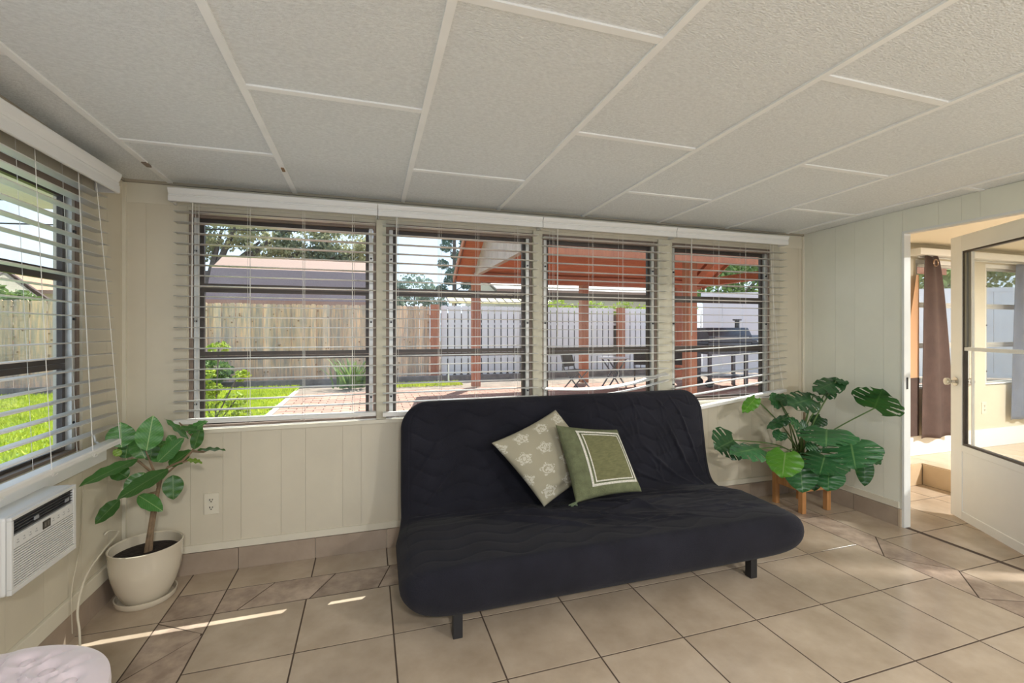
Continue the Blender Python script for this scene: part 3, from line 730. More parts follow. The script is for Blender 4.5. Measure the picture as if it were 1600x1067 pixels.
M_green=mat('green_woven_cloth',(.13,.145,.075),.95,var=.2,scale=30,bump=.6,bscale=220)
M_olive=mat('olive_panel',(.165,.165,.075),.95,var=.2,scale=30,bump=.6,bscale=260,stretch=(1,1,4))
gc,f,L=cushion('cushion','green woven cushion with a braided white trim frame on the futon seat',c2,.066,M_green)
s0,s1,t0,t1=.24,.93,.15,.90
def stripe(loop,wd,off,name,mt):
    pts=[]; m=MB(); n=len(loop)
    cx,cy=(s0+s1)/2,(t0+t1)/2
    for (s,t,ox,oy) in loop:
        for k in (-1,-.33,.33,1):
            z=off*(1-.5*abs(k)); p=f(min(.985,max(.015,s+ox*wd*k)),min(.985,max(.015,t+oy*wd*k)),1,z)
            pts.append(p-L)
    m.grid(pts,n,4); return m.build(name,mt,gc,True)
def rectloop(a,b,c,d,K=24):
    o=[]
    for k in range(K): o.append((a+(b-a)*k/K,c,(-1 if k==0 else 0),1 if True else 0))
    for k in range(K): o.append((b,c+(d-c)*k/K,-1,(1 if k==0 else 0)))
    for k in range(K): o.append((b-(b-a)*k/K,d,(-1 if k==0 else 0),-1))
    for k in range(K): o.append((a,d-(d-c)*k/K,1,(-1 if k==0 else 0)))
    o[0]=(a,c,1,1); o.append(o[0]); return o
M_rope=mat('white_braid',(.72,.70,.62),.9,var=.3,scale=160,bump=.8,bscale=300)
stripe(rectloop(s0,s1,t0,t1),.016,.006,'trim',M_rope)
stripe(rectloop(s0+.055,s1-.05,t0+.045,t1-.045),.009,.005,'trim',M_rope)
pts=[];K=24
for a in range(K+1):
    for b in range(K+1):
        pts.append(f(s0+.065+(s1-s0-.125)*a/K,t0+.055+(t1-t0-.11)*b/K,1,.002)-L)
MB().grid(pts,K+1,K+1).build('centre_panel',M_olive,gc,True)
tz_=MB(); bp=f(.01,.01,1,0)-L
for k in range(14):
    dx=random.uniform(-.045,-.005); tz_.tube([bp,bp+Vector((dx*.6,random.uniform(-.02,.0),-.006)),bp+Vector((dx*1.2,random.uniform(-.03,.0),-.010))],.003,5)
tz_.build('tassel',mat('tassel_green',(.13,.17,.10),.95),gc)

# ------------------------------------------------------------------ leaves
def leafmesh(L,Wd,mt,curl=.15,fold=.12,shape='oval'):
    nu,nv=13,8; pts=[];uv=[]
    for i in range(nu+1):
        t=i/nu
        if shape=='oval': w_=Wd/2*(math.sin(PI*min(1,t**.85))**.72) if 0<t<1 else .0005
        else: w_=Wd/2*math.sin(PI*t**.7)**.6 if 0<t<1 else .0005
        for j in range(nv+1):
            s=-1+2*j/nv
            pts.append((s*w_,t*L,-curl*L*t*t+fold*abs(s)*w_+.004*math.sin(t*22+ (2 if s>0 else 0))*abs(s))); uv.append((.5+s*w_/Wd,t))
    me=MB().grid(pts,nu+1,nv+1).mesh('leaf',mt,True); setuv(me,uv); return me
def monstera(L,Wd,mt,nsl=5,curl=.2,seed=0):
    r=random.Random(seed); nu,nv=64,12; pts=[];uv=[];m=MB()
    def wf_(t): # t in [-.2,1]
        q=(t+.2)/1.2; return Wd/2*(math.sin(PI*q**.78)**.62) if 0<q<1 else .0005
    for side in (-1,1):
        base=len(m.v)
        for i in range(nu+1):
            t=i/nu
            for j in range(nv+1):
                s=j/nv
                tl=t-.24*s*(1-t)**1.5*(1 if s>.15 else s/.15)
                w_=wf_(min(.999,max(-.195,tl+.05*s)))
                x=side*s*w_; y=L*(tl+.04*s*s); z=-curl*L*(t*t*.7+.55*s*s*(w_/(Wd/2+1e-6))**2)+.006*math.sin(t*30+side)*s
                m.v.append((x,y,z)); uv.append((.5+side*s*.5,t))
        slits=[.16+ .72*(k+.5)/nsl+r.uniform(-.015,.015) for k in range(nsl)] if nsl else []
        for i in range(nu):
            t=(i+.5)/nu
            for j in range(nv):
                s=(j+.5)/nv; cut=False
                for k,sl0 in enumerate(slits):
                    ts=sl0+ .05*(s-.5)
                    if abs(t-ts)<(.010+.030*(s-.35)) and s>.42+.10*(k%2) and (s<.9 or k%2): cut=True
                if cut: continue
                a=base+i*(nv+1)+j; q=(a,a+1,a+nv+2,a+nv+1)
                m.f.append(q if side>0 else q[::-1])
    me=m.mesh('leaf',mt,True); setuv(me,uv); return me
def orient(o,base,tip,facing):
    """local +Y towards tip, local +Z towards facing"""
    y=(Vector(tip)-Vector(base)).normalized(); z=Vector(facing); z=(z-y*z.dot(y)).normalized(); x=y.cross(z)
    o.matrix_local=Matrix.Translation(Vector(base))@Matrix((x,y,z)).transposed().to_4x4()
CAMP=Vector((0,0,CAMH))
def putleaf(par,base,tip,Wd,mt,mix=.3,kind='oval',nsl=5,curl=.15,seed=0,f=None):
    base=Vector(base);tip=Vector(tip);L=(tip-base).length
    me=leafmesh(L,Wd,mt,curl) if kind=='oval' else monstera(L,Wd,mt,nsl,curl,seed)
    o=newobj('leaf',me,par)
    tc_=(CAMP-(base+tip)/2).normalized(); fc=tc_*(1-mix)+Vector((0,0,1))*mix if f is None else Vector(f)
    orient(o,base-Vector(par.location),tip-Vector(par.location),fc); return o
# ------------------------------------------------------------------ ficus
FC=Vector((-1.058,2.735,0))
fi=thing('potted_ficus','broad-leaved ficus tree in a cream glazed pot in the left corner','potted plant',tuple(FC))
sa=MB(); sa.lathe([(.0001,.0),(.114,.0),(.126,.012),(.128,.032),(.122,.032),(.114,.007),(.0001,.007)],40); sa.build('saucer',M_pot,fi,True)
pt=MB(); pt.lathe([(.0001,.008),(.088,.008),(.102,.03),(.125,.08),(.141,.14),(.149,.20),(.152,.268),(.1535,.272),(.150,.275),(.144,.270),(.141,.22),(.133,.205),(.0001,.205)],48); pt.build('pot',M_pot,fi,True)
MB().lathe([(.0001,.236),(.06,.238),(.11,.232),(.1405,.226)],32).build('soil',M_soil,fi,True)
dY=2.70
def F(u,v,y=dY): return at(u,v,y)-FC
tk=MB(); tk.tube([F(233,866,2.735),F(236,830,2.73),F(243,790,2.72),F(247,765),F(252,745)],[.014,.012,.010,.009,.008],10)
tk.tube([F(228,864,2.72),F(238,800,2.71),F(247,765,2.70)],[.010,.008,.006],8)
for p in ([(252,745),(262,730),(285,720),(300,705),(310,690)],[(247,765),(246,748),(235,736),(218,722),(205,716)],[(300,705),(318,706),(330,701)],[(252,745),(240,735),(228,705)],[(250,750),(262,738),(275,728)],[(246,768),(225,774),(214,778)],[(285,722),(300,718)],[(310,690),(292,672),(280,660)],[(310,690),(305,680)]):
    tk.tube([F(*q) for q in p],[.006]*(len(p)-1)+[.003],7)
tk.build('trunk',M_bark,fi,True)
LV=[((190,699),(188,660),.115,0,2.66,.1,0),((229,704),(239,650),.110,0,2.62,.1,0),((227,716),(210,680),.09,.0,2.70,.3,0),((234,720),(240,690),.07,0,2.72,.2,0),
((196,716),(200,690),.08,0,2.76,.5,0),((188,712),(178,702),.035,0,2.66,.2,1),((216,717),(94,757),.085,-.22,2.66,.75,0),((200,746),(171,730),.075,.0,2.62,.3,0),
((263,733),(183,776),.085,-.20,2.62,.55,0),((226,738),(196,778),.09,-.05,2.68,.2,0),((187,780),(134,820),.065,-.06,2.62,.4,0),((216,774),(254,797),.075,-.04,2.66,.35,0),
((270,742),(271,781),.088,-.02,2.68,.1,0),((247,722),(285,684),.078,.0,2.66,.4,0),((264,728),(299,702),.075,.04,2.70,.5,0),((294,686),(260,652),.045,.0,2.66,.8,0),
((294,676),(322,657),.06,-.02,2.64,.5,0),((303,702),(314,665),.055,-.02,2.66,.2,0),((308,703),(352,700),.045,-.03,2.64,.85,0),((293,718),(316,722),.04,-.02,2.64,.8,1),
((271,692),(263,680),.05,-.01,2.70,.4,0),((280,668),(318,670),.05,-.02,2.63,.7,0),((248,722),(243,707),.05,.02,2.72,.3,0),((240,700),(262,690),.05,.02,2.78,.4,0)]
for k,(b,t,wd,dy,Y,mix,br) in enumerate(LV):
    bb_,tt_=at(*b,Y),at(*t,Y+dy)
    if tt_.x<XL+.05: tt_.x=XL+.05
    putleaf(fi,bb_,tt_,wd,M_leafF2 if br else M_leafF,mix,curl=.08)
# ------------------------------------------------------------------ monstera and stand
MC=Vector((3.155,2.675,0))
ws=thing('plant_stand','square pine plant stand holding the black pot of the monstera','plant stand',tuple(MC))
for sx in (-1,1):
    for sy in (-1,1): box('leg',sx*.121-.018,sx*.121+.018,sy*.113-.018,sy*.113+.018,0,.40,M_wood,ws,bevel=.002)
for sy in (-1,1): box('crossbar',-.103,.103,sy*.113-.010,sy*.113+.010,.155,.215,M_wood,ws,bevel=.002)
for sx in (-1,1): box('crossbar',sx*.121-.010,sx*.121+.010,-.095,.095,.155,.215,M_wood,ws,bevel=.002)
box('shelf',-.11,.11,-.102,.102,.20,.212,M_wood,ws)
mo=thing('potted_monstera','large split-leaf monstera in a black pot on a pine stand in the right corner','potted plant',tuple(MC))
MB().lathe([(.0001,.2125),(.070,.2125),(.078,.24),(.094,.37),(.099,.385),(.094,.385),(.088,.36),(.0001,.355)],32).build('pot',mat('black_pot',(.015,.015,.017),.35),mo,True)
MB().lathe([(.0001,.362),(.088,.360)],24).build('soil',M_soil,mo)
def m5(x,y): return (1100+x*.2155,580+y*.2155)
# base, tip (crop px), width, Y base, dY tip, mix, slits, bright, seed
ML=[((1235,268),(1285,140),.30,2.20,-.10,.30,5,0),((965,72),(805,130),.17,2.52,-.05,.55,2,0),((960,66),(1050,72),.10,2.50,-.02,.9,0,0),((872,172),(945,120),.12,2.55,.03,.5,2,0),
((780,200),(625,235),.20,2.50,-.05,.4,3,0),((790,180),(850,185),.12,2.55,.03,.6,2,0),((850,335),(795,390),.12,2.62,-.02,.3,0,0),((545,215),(480,205),.13,2.72,-.02,.25,0,0),((550,215),(630,170),.12,2.70,.02,.4,0,0),
((372,196),(285,292),.10,2.70,-.05,.5,0,1),((605,330),(462,405),.09,2.60,-.04,.6,0,0),((560,440),(530,500),.10,2.58,-.02,.3,0,0),((215,500),(90,560),.26,2.62,-.03,.15,4,0),((405,560),(205,580),.20,2.50,-.08,.70,4,0),
((590,590),(568,765),.22,2.36,-.08,.25,0,1),((700,695),(715,878),.20,2.38,-.06,.15,0,0),((706,400),(628,345),.10,2.48,-.03,.5,2,0),((706,400),(775,438),.12,2.48,.0,.4,0,0),
((890,420),(885,525),.36,2.36,-.16,.55,5,0),((820,545),(748,560),.10,2.46,-.02,.4,0,0),((875,615),(840,735),.30,2.34,-.12,.45,5,0),((1065,520),(1100,702),.34,2.26,-.10,.15,5,0),
((905,715),(900,865),.19,2.30,-.05,.2,0,0),((1165,660),(1165,832),.105,2.26,-.03,.1,0,0),((1215,580),(1280,685),.10,2.25,.0,.2,0,0),((790,700),(800,868),.13,2.44,-.04,.1,0,0),((640,640),(690,740),.14,2.46,-.04,.3,0,0)]
stm=MB()
for k,(b,t,wd,Y,dy,mix,nsl,br) in enumerate(ML):
    B0=at(*m5(*b),Y); T0=at(*m5(*t),Y+dy)
    for q in (B0,T0): q.x=min(q.x,XR-.05)
    putleaf(mo,B0,T0,wd,M_leafM2 if br else M_leafM,mix*.7,'m',min(nsl,4),.12,seed=k)
    o0=MC+Vector((random.uniform(-.04,.04),random.uniform(-.04,.04),.36)); md=(o0+B0)/2+Vector((0,0,.06))
    stm.tube([Vector(p)-MC for p in crom([tuple(o0),tuple(o0*.6+B0*.4+Vector((0,0,.05))),tuple(B0)],6)],[.0055]*6+[.0045]*7,6)
stm.build('stem',M_stem,mo,True)
MB().tube([(0.0,-.02,.36),(.0,-.03,.72)],.008,8).build('stake',M_bark,mo)

# ------------------------------------------------------------------ air conditioner
AX=-1.118; A0,A1,AZ0,AZ1=1.910,2.262,.472,.730
ac=thing('air_conditioner','white through-wall air conditioner below the left window','air conditioner',(XL+.007,2.06,.47))
def AL(x): return x-XL
m=MB(); m.box(0,AL(AX)-.011,A0-2.06,A1-2.06,.0,AZ1-.47); m.build('housing',M_acw,ac,bevel=.010)
fx=AL(AX)-.007
fr=MB()
def prect(mb,y0,y1,z0,z1,x0,x1): mb.box(x0,x1,y0-2.06,y1-2.06,z0-.47,z1-.47)
V0,V1,VZ0,VZ1=A0+.014,A1-.020,.664,.716
prect(fr,A0+.002,A1-.002,AZ0+.002,.476+.016,fx-.004,fx+.010)
prect(fr,V0,V1,.620,VZ0,fx-.004,fx+.010)
prect(fr,A0+.002,A1-.002,VZ1,AZ1-.002,fx-.004,fx+.010)
prect(fr,A0+.002,V0,.4922,VZ1-.0002,fx-.004,fx+.010); prect(fr,V1,A1-.002,.4922,VZ1-.0002,fx-.004,fx+.010)
fr.build('front_bezel',M_acw,ac,bevel=.002)
vb=MB(); prect(vb,V0,V1,VZ0,VZ1,fx-.004,fx-.001); vo=vb.build('air_outlet',M_dark,ac)
for k in range(5):
    s=MB(); prect(s,V0,V1,VZ0+.006+k*.010,VZ0+.0085+k*.010,fx-.001,fx+.006); s.build('vane',mat('vane_grey',(.05,.05,.055),.4),vo)
for k in range(2):
    s=MB(); yy_=V0+.10+k*.17; prect(s,yy_,yy_+.022,VZ0+.014,VZ0+.026,fx+.006,fx+.009); s.build('vane_tab',mat('tab_grey',(.25,.26,.28),.4),vo)
dp=MB(); prect(dp,2.062,2.102,.628,.656,fx+.010,fx+.012); dpo=dp.build('display',mat('display_black',(.02,.018,.015),.15),ac)
for k in range(2):
    s=MB(); prect(s,2.068+k*.016,2.079+k*.016,.634,.650,fx+.0121,fx+.0125); s.build('digit',mat('digit',(.10,.09,.08),.3),dpo)
for k in range(10):
    yy_=1.935+k*.030
    if 2.045<yy_<2.105: continue
    s=MB(); prect(s,yy_,yy_+.012,.636,.639,fx+.010,fx+.0106); prect(s,yy_+.003,yy_+.009,.644,.648,fx+.010,fx+.0106); s.build('button_mark',mat('mark_grey',(.38,.38,.38),.5),ac)
bkp=MB(); prect(bkp,V0,V1,.492,.620,fx-.006,fx-.003); bkp.build('intake_back',mat('intake_grey',(.07,.07,.07),.6),ac)
for k in range(15):
    s=MB(); z=.4935+k*.0085; prect(s,V0,V1,z,z+.0054,fx-.003,fx+.0095); s.build('louver',M_acw,ac)
o=MB().add([(XL+.001,1.75,.452),(XL+.001,2.20,.452),(XL+.001,2.20,.462),(XL+.001,1.75,.471),(XL+.03,1.75,.452),(XL+.03,2.20,.452),(XL+.03,2.20,.462),(XL+.03,1.75,.471)],[(0,3,2,1),(4,5,6,7),(0,1,5,4),(1,2,6,5),(2,3,7,6),(3,0,4,7)]).build('trim_9',mat('raw_wood',(.30,.17,.08),.8,var=.3,scale=20)); o['kind']='structure'
# power cord
def atX(u,v,Xp):
    a=(u-800)/CAMF; b=-(v-CAMV)/CAMF; c,n=math.cos(YAW),math.sin(YAW); s=Xp/(n+a*c)
    return (Xp,s*(c-a*n),CAMH+b*s)
pc=crom([atX(163,836,-1.226),atX(170,830,-1.215),atX(184,829,-1.205),atX(182,836,-1.20),atX(160,862,-1.19),atX(138,893,-1.185),atX(126,925,-1.175),atX(121,958,-1.165),atX(124,985,-1.15),atX(125,1015,-1.12)],8)
tag(MB().tube([Vector(p) for p in pc],.0042,8).build('power_cord',mat('ivory_cord',(.62,.57,.46),.5),None,True),'ivory power cord looping down the wall beside the ficus pot','cord')
pc=crom([atX(130,760,-1.226),atX(128,800,-1.228),atX(127,840,-1.226),atX(120,880,-1.222),atX(112,925,-1.21),atX(113,990,-1.19)],8)
tag(MB().tube([Vector(p) for p in pc],.0016,6).build('antenna_wire',mat('ivory_cord2',(.55,.50,.40),.5),None,True),'thin ivory wire hanging down the wall right of the air conditioner','wire')

# ------------------------------------------------------------------ ottoman
OC=Vector((-.900,1.360,0)); OR=.275
ot=thing('round_ottoman','round pale pink button-tufted velvet ottoman at the lower left corner','ottoman',tuple(OC))
btn=[]; sp_=.098
for i in range(-3,4):
    for j in range(-3,4):
        x=(i+.5*(j%2))*sp_; y=j*sp_*.8
        if math.hypot(x,y)<OR-.055: btn.append((x,y))
ca,sa_=math.cos(.35),math.sin(.35); btn=[(x*ca-y*sa_,x*sa_+y*ca) for x,y in btn]
pts=[];NR,NA=46,110
for i in range(NR+1):
    q=i/NR; r=OR*math.sin(q*PI/2)**.9 if q>0 else .0001
    for k in range(NA):
        t=2*PI*k/NA; x,y=r*math.cos(t),r*math.sin(t)
        z=.475-.030*max(0,(r/OR))**8
        if q>.995: z-=.0
        d=1e9; dd=sorted(math.hypot(x-bx_,y-by_) for bx_,by_ in btn)
        z-=.028*math.exp(-(dd[0]/.022)**2)
        z-=.011*math.exp(-((dd[0]-dd[1])/.012)**2)*min(1,dd[0]/.03)*(1 if r<OR*.86 else max(0,(OR-r)/(OR*.14)))
        pts.append((x,y,z))
for (r,z) in ((OR+.002,.425),(OR+.001,.395),(OR-.004,.388)):
    for k in range(NA): t=2*PI*k/NA; pts.append((r*math.cos(t),r*math.sin(t),z))
MB().grid(pts,NR+4,NA,True).build('cushion_top',M_pink,ot,True)
for x,y in btn: 
    b=MB(); sphere(b,(x,y,.4565),.0165,6,14,.5); b.build('button',M_pink,ot,True)
MB().lathe([(OR-.016,.05),(OR-.012,.06),(OR-.012,.385),(OR-.016,.388),(.0001,.388)],64).build('drum',M_pink,ot,True)
MB().tube([((OR+.001)*math.cos(2*PI*k/64),(OR+.001)*math.sin(2*PI*k/64),.353) for k in range(65)] if False else [((OR-.002)*math.cos(2*PI*k/64),(OR-.002)*math.sin(2*PI*k/64),.391) for k in range(65)],.004,6,False).build('piping',mat('cream_piping',(.75,.66,.60),.8),ot,True)
for k in range(4):
    t=PI/4+PI/2*k; MB().lathe([(.0001,0),(.012,0),(.018,.05),(.0001,.05)],12,c=((OR-.07)*math.cos(t),(OR-.07)*math.sin(t),0)).build('foot',M_wood,ot)

# ================================================================== OUTDOORS
GZ=-.05
M_grass=mat('lawn_green',(.20,.30,.035),.9,var=.3,scale=.8,bump=.4,bscale=30)
M_blade=mat('grass_blade',(.60,.64,.05),.7,scale=2.5,col2=(.36,.45,.04),trans=.25)
M_dirt=mat('mulch_soil',(.23,.18,.14),1,var=.35,scale=3,bump=.6,bscale=20)
M_brick=mat('red_paver',(.42,.235,.165),.85,scale=4,col2=(.31,.165,.12),rand=.16,bump=.2,bscale=20)
M_brickj=mat('paver_joint',(.15,.105,.08),.95,var=.2,scale=6)
M_kerb=mat('concrete_kerb',(.52,.46,.40),.9,var=.15,scale=6)
M_fence=mat('fence_cedar',(.80,.53,.34),.85,scale=3,col2=(.46,.37,.30),rand=.22,stretch=(7,7,.6),contrast=(.38,.62),bump=.2,bscale=20)
M_knot=mat('fence_knot',(.36,.22,.13),.9)
M_wfence=mat('white_slat',(.80,.78,.79),.6,var=.05,scale=2,rand=.03)
M_red=mat('redwood_stain',(.60,.19,.085),.7,scale=3,col2=(.46,.13,.065),rand=.08,stretch=(1,6,6))
M_redpost=mat('redwood_post',(.50,.19,.10),.7,scale=4,col2=(.38,.13,.075),stretch=(6,6,1))
M_greywood=mat('weathered_board',(.56,.47,.43),.9,scale=5,col2=(.42,.32,.29),rand=.1,stretch=(8,8,1))
M_shingle=mat('shingle_brown',(.30,.23,.22),.95,scale=60,col2=(.20,.155,.16),detail=2)
M_shinglep=mat('shingle_tan',(.42,.34,.28),.95,scale=50,col2=(.33,.26,.21),detail=2)
gd=struct('ground')
box('soil_bed',-60,60,YB+.12,60,-.35,GZ-.03,M_dirt,gd)
box('lawn_base',-60,-12,YB+.12,60,-.2,GZ-.004,M_grass,gd)
# paver patio with a kerb, edge at X=-1.57
PX0,PX1,PY0,PY1=-1.50,14.0,YB+.13,11.0
box('lawn_base',-12,-1.60,YB+.12,12.6,-.2,GZ-.004,M_grass,gd)
box('paver_bed',PX0,PX1,PY0,PY1,-.2,GZ-.012,M_brickj,gd)
for k in range(20):
    y=PY0+k*.42
    if y+.41<12.2: box('kerb_stone',-1.60,-1.505,y,y+.41,GZ-.1,GZ+.008,M_kerb,gd)
# pavers: 300 nearest in view as parts, the rest joined
bw,bh=.30,.15; cells=[]
for j in range(int((PY1-PY0)/bh)):
    y=PY0+j*bh
    for i in range(int((PX1-PX0)/bw)+1):
        x=PX0+i*bw-(bw/2 if j%2 else 0); x0,x1=max(x,PX0),min(x+bw,PX1)
        if x1-x0<.05: continue
        cells.append((x0,x1,y,y+bh))
def vis(cx,cy):
    c,n=math.cos(YAW),math.sin(YAW); d=cx*n+cy*c; u=800+CAMF*(cx*c-cy*n)/d; v=CAMV+CAMF*(CAMH-GZ)/d
    return 300<u<1210 and v<662 and not(640<u<1100 and v>625)
cells.sort(key=lambda q:(not vis((q[0]+q[1])/2,(q[2]+q[3])/2),math.hypot(q[0],q[2])))
pm=None; rest=MB(); pme={}
for k,(x0,x1,y0,y1) in enumerate(cells):
    if k<300:
        key=round(x1-x0,2)
        if key not in pme: pme[key]=MB().box(-(x1-x0)/2+.009,(x1-x0)/2-.009,-bh/2+.008,bh/2-.008,-.02,0).mesh('paver',M_brick)
        newobj('paver',pme[key],gd,loc=((x0+x1)/2,(y0+y1)/2,GZ+random.uniform(-.002,.002)))
    elif y0>3.5: rest.box(x0+.006,x1-.006,y0+.006,y1-.006,GZ-.02,GZ+random.uniform(-.002,.002))
o=rest.build('paver_field',mat('red_paver_far',(.42,.235,.165),.85,scale=2.2,col2=(.31,.165,.12),bump=.2,bscale=20,contrast=(.4,.6)),gd); o['kind']='stuff'
# grass blades
N=52000; gx=np.concatenate([rng.uniform(-8.5,-1.62,N),rng.uniform(.2,2.3,1300)]); gy=np.concatenate([rng.uniform(3.1,12.3,N),rng.uniform(11.5,12.3,1300)])
hh=rng.uniform(.035,.085,len(gx)); hh[N:]*=.8; an=rng.uniform(0,PI,len(gx)); wd=.010+.0012*gy; lnx=rng.normal(0,.02,len(gx)); lny=rng.normal(0,.02,len(gx))
z0=GZ-.008
V=np.stack([np.stack([gx-np.cos(an)*wd,gy-np.sin(an)*wd,np.full_like(gx,z0)],-1),np.stack([gx+np.cos(an)*wd,gy+np.sin(an)*wd,np.full_like(gx,z0)],-1),np.stack([gx+lnx,gy+lny,GZ+hh],-1)],1).reshape(-1,3)
me=bpy.data.meshes.new('lawn'); me.from_pydata(V.tolist(),[],np.arange(len(V)).reshape(-1,3).tolist()); me.materials.append(M_blade)
lw=newobj('lawn',me); tag(lw,'bright green lawn outside the left windows, up to the paver patio','grass',kind='stuff')

# ---- cedar fence
FY=13.5
cf=thing('cedar_fence','weathered cedar board privacy fence at the back of the yard, left of the white fence','fence',(0,FY,GZ))
x=-10.4; k=0; fm={}
while x<1.60:
    bwid=(.19,.14,.17)[k%3]; key=(k%3)
    if key not in fm: fm[key]=MB().prism([(-bwid/2+.004,0),(bwid/2-.004,0),(bwid/2-.004,2.06),(bwid/2-.03,2.09),(-bwid/2+.03,2.09),(-bwid/2+.004,2.06)],'y',-.011,.011).mesh('board',M_fence)
    newobj('board',fm[key],cf,loc=(x+bwid/2,-.02 if k%2 else .012,random.uniform(-.012,.012)))
    x+=bwid-.005; k+=1
for z in (.35,1.05,1.75): box('rail',-10.4,1.76,.03,.07,z,z+.09,M_fence,cf)
kn=MB()
for _ in range(150):
    kx=random.uniform(-8,1.7); sphere(kn,(kx,-.036,random.uniform(.2,1.95)),random.uniform(.012,.024),5,8,1.0)
o=kn.build('knots',M_knot,cf); o['kind']='stuff'
# ---- white slatted fence with red posts
wf2=thing('white_picket_fence','white slatted fence with narrow gaps behind the patio, between redwood posts','fence',(0,FY,GZ))
sm_=MB().prism([(-.085,.0),(-.05,-.055),(0,-.07),(.05,-.055),(.085,.0),(.085,2.0),(-.085,2.0)],'y',-.012,.012).mesh('slat',M_wfence)
x=2.15
while x<11.5:
    if abs(x-8.0)>.24: newobj('slat',sm_,wf2,loc=(x,0,.12))
    x+=.205
for z in (.14,.55,1.55,2.02): box('rail',2.05,11.6,.016,.06,z,z+.07,M_dirt if z<.5 else M_wfence,wf2)
box('backing',2.05,11.6,.07,.085,.05,1.9,mat('dark_backing',(.16,.13,.12),.9),wf2)
for px in (1.865,8.0):
    tag(box('fence_post',px-.13,px+.13,FY-.14,FY-.02,GZ-.02,2.09,M_redpost),['square redwood fence post where the cedar fence meets the white fence','square redwood fence post in the middle of the white slatted fence'][px>3],'post','redwood fence posts')
# low brick/retaining edge in front of the fences
o=box('garden_edging',-8,12,12.75,12.9,GZ-.06,GZ+.12,mat('edging_grey',(.20,.17,.16),.9,var=.3,scale=5)); tag(o,'low dark timber garden edging running along the foot of the fences','edging')
# ---- white vinyl wall (solid) to the right
p0=Vector((10.6,12.6,0)); p1=Vector((18.5,7.6,0)); dv=(p1-p0); Lw=dv.length; ang_=math.atan2(dv.y,dv.x)
vw=thing('vinyl_fence','tall solid white vinyl fence behind the grill, right side of the yard','fence',(p0.x,p0.y,GZ),ang_)
M_vin=mat('vinyl_panel',(.80,.79,.81),.5,var=.03,scale=1)
npn=int(Lw/.6)
for k in range(npn): box('fence_panel',k*.6+.005,k*.6+.595,-.02,.02,.05,2.55,M_vin,vw)
for z in (.02,2.5): box('rail',-.05,Lw,-.035,.035,z,z+.12,M_vin,vw)
# ---- pavilion
PZB=2.55
pv=thing('pavilion','redwood-stained gable roofed pavilion standing over the brick patio','pavilion',(5.5,8.5,GZ))
def Q(x,y,z): return (x-5.5,y-8.5,z-GZ)
def qbox(name,x0,x1,y0,y1,z0,z1,mt): return box(name,x0-5.5,x1-5.5,y0-8.5,y1-8.5,z0-GZ,z1-GZ,mt,pv,bevel=.006)
for (x,y,w_) in ((2.55,11.1,.20),(5.5,11.1,.20),(8.45,11.1,.20),(4.72,5.9,.155),(8.9,5.9,.2)): qbox('post',x-w_/2,x+w_/2,y-w_/2,y+w_/2,GZ,PZB,M_redpost)
qbox('beam',2.45,9.0,11.0,11.2,PZB,PZB+.2,M_red); qbox('beam',2.45,9.0,5.8,6.0,PZB,PZB+.2,M_red)
qbox('beam',2.49,2.60,6.0,11.0,PZB+.13,PZB+.2,M_greywood); qbox('beam',8.83,9.0,6.0,11.0,PZB,PZB+.2,M_red)
RY,SLP=8.5,.60
def rz(y): return PZB+.2+.60*(2.6-abs(y-RY))
RX0,RX1=2.10,9.5
ys_=[5.25+ .2167*k for k in range(16)]
for side in (0,1):
    edges=[5.3+k*(3.2/16) for k in range(17)] if side==0 else [8.5+k*(2.85/16) for k in range(17)]
    for a,b in zip(edges[:-1],edges[1:]):
        m=MB(); za,zb=rz(a),rz(b)
        vs=[Q(RX0,a+.004,za),Q(RX1,a+.004,za),Q(RX1,b-.004,zb),Q(RX0,b-.004,zb),Q(RX0,a+.004,za+.022),Q(RX1,a+.004,za+.022),Q(RX1,b-.004,zb+.022),Q(RX0,b-.004,zb+.022)]
        m.add(vs,[(0,3,2,1),(4,5,6,7),(0,1,5,4),(1,2,6,5),(2,3,7,6),(3,0,4,7)]); m.build('roof_board',M_red,pv)
    m=MB(); a,b=edges[0]-.03,edges[-1]+(.0 if side==0 else .03); za,zb=rz(a)+.024,rz(b)+.024
    vs=[Q(RX0-.05,a,za),Q(RX1+.05,a,za),Q(RX1+.05,b,zb),Q(RX0-.05,b,zb),Q(RX0-.05,a,za+.04),Q(RX1+.05,a,za+.04),Q(RX1+.05,b,zb+.04),Q(RX0-.05,b,zb+.04)]
    m.add(vs,[(0,3,2,1),(4,5,6,7),(0,1,5,4),(1,2,6,5),(2,3,7,6),(3,0,4,7)]); m.build('roof_shingles',M_shingle,pv)
    # rake boards
    for xx in (RX0-.06,RX1+.03):
        m=MB(); m.bar(Q(xx,edges[0],rz(edges[0])-.0),Q(xx,edges[-1],rz(edges[-1])-.0),.03,.16); m.build('rake_board',M_redpost,pv)
qbox('fascia',RX0,RX1,5.27,5.30,rz(5.3)-.10,rz(5.3)+.06,M_redpost); qbox('fascia',RX0,RX1,11.35,11.38,rz(11.35)-.05,rz(11.35)+.06,M_redpost)
qbox('ridge_beam',2.0,9.4,8.45,8.55,rz(8.5)-.22,rz(8.5)-.04,M_red)
nb=26
for k in range(nb):
    y0=5.9+5.2*k/nb; y1=5.9+5.2*(k+1)/nb; za,zb=rz(y0)-.004,rz(y1)-.004
    if min(za,zb)<PZB+.21: continue
    m=MB(); m.prism([(y0+.004-8.5,PZB+.2-GZ),(y1-.004-8.5,PZB+.2-GZ),(y1-.004-8.5,zb-GZ),(y0+.004-8.5,za-GZ)],'x',2.50-5.5,2.53-5.5); m.build('gable_board',M_greywood,pv)
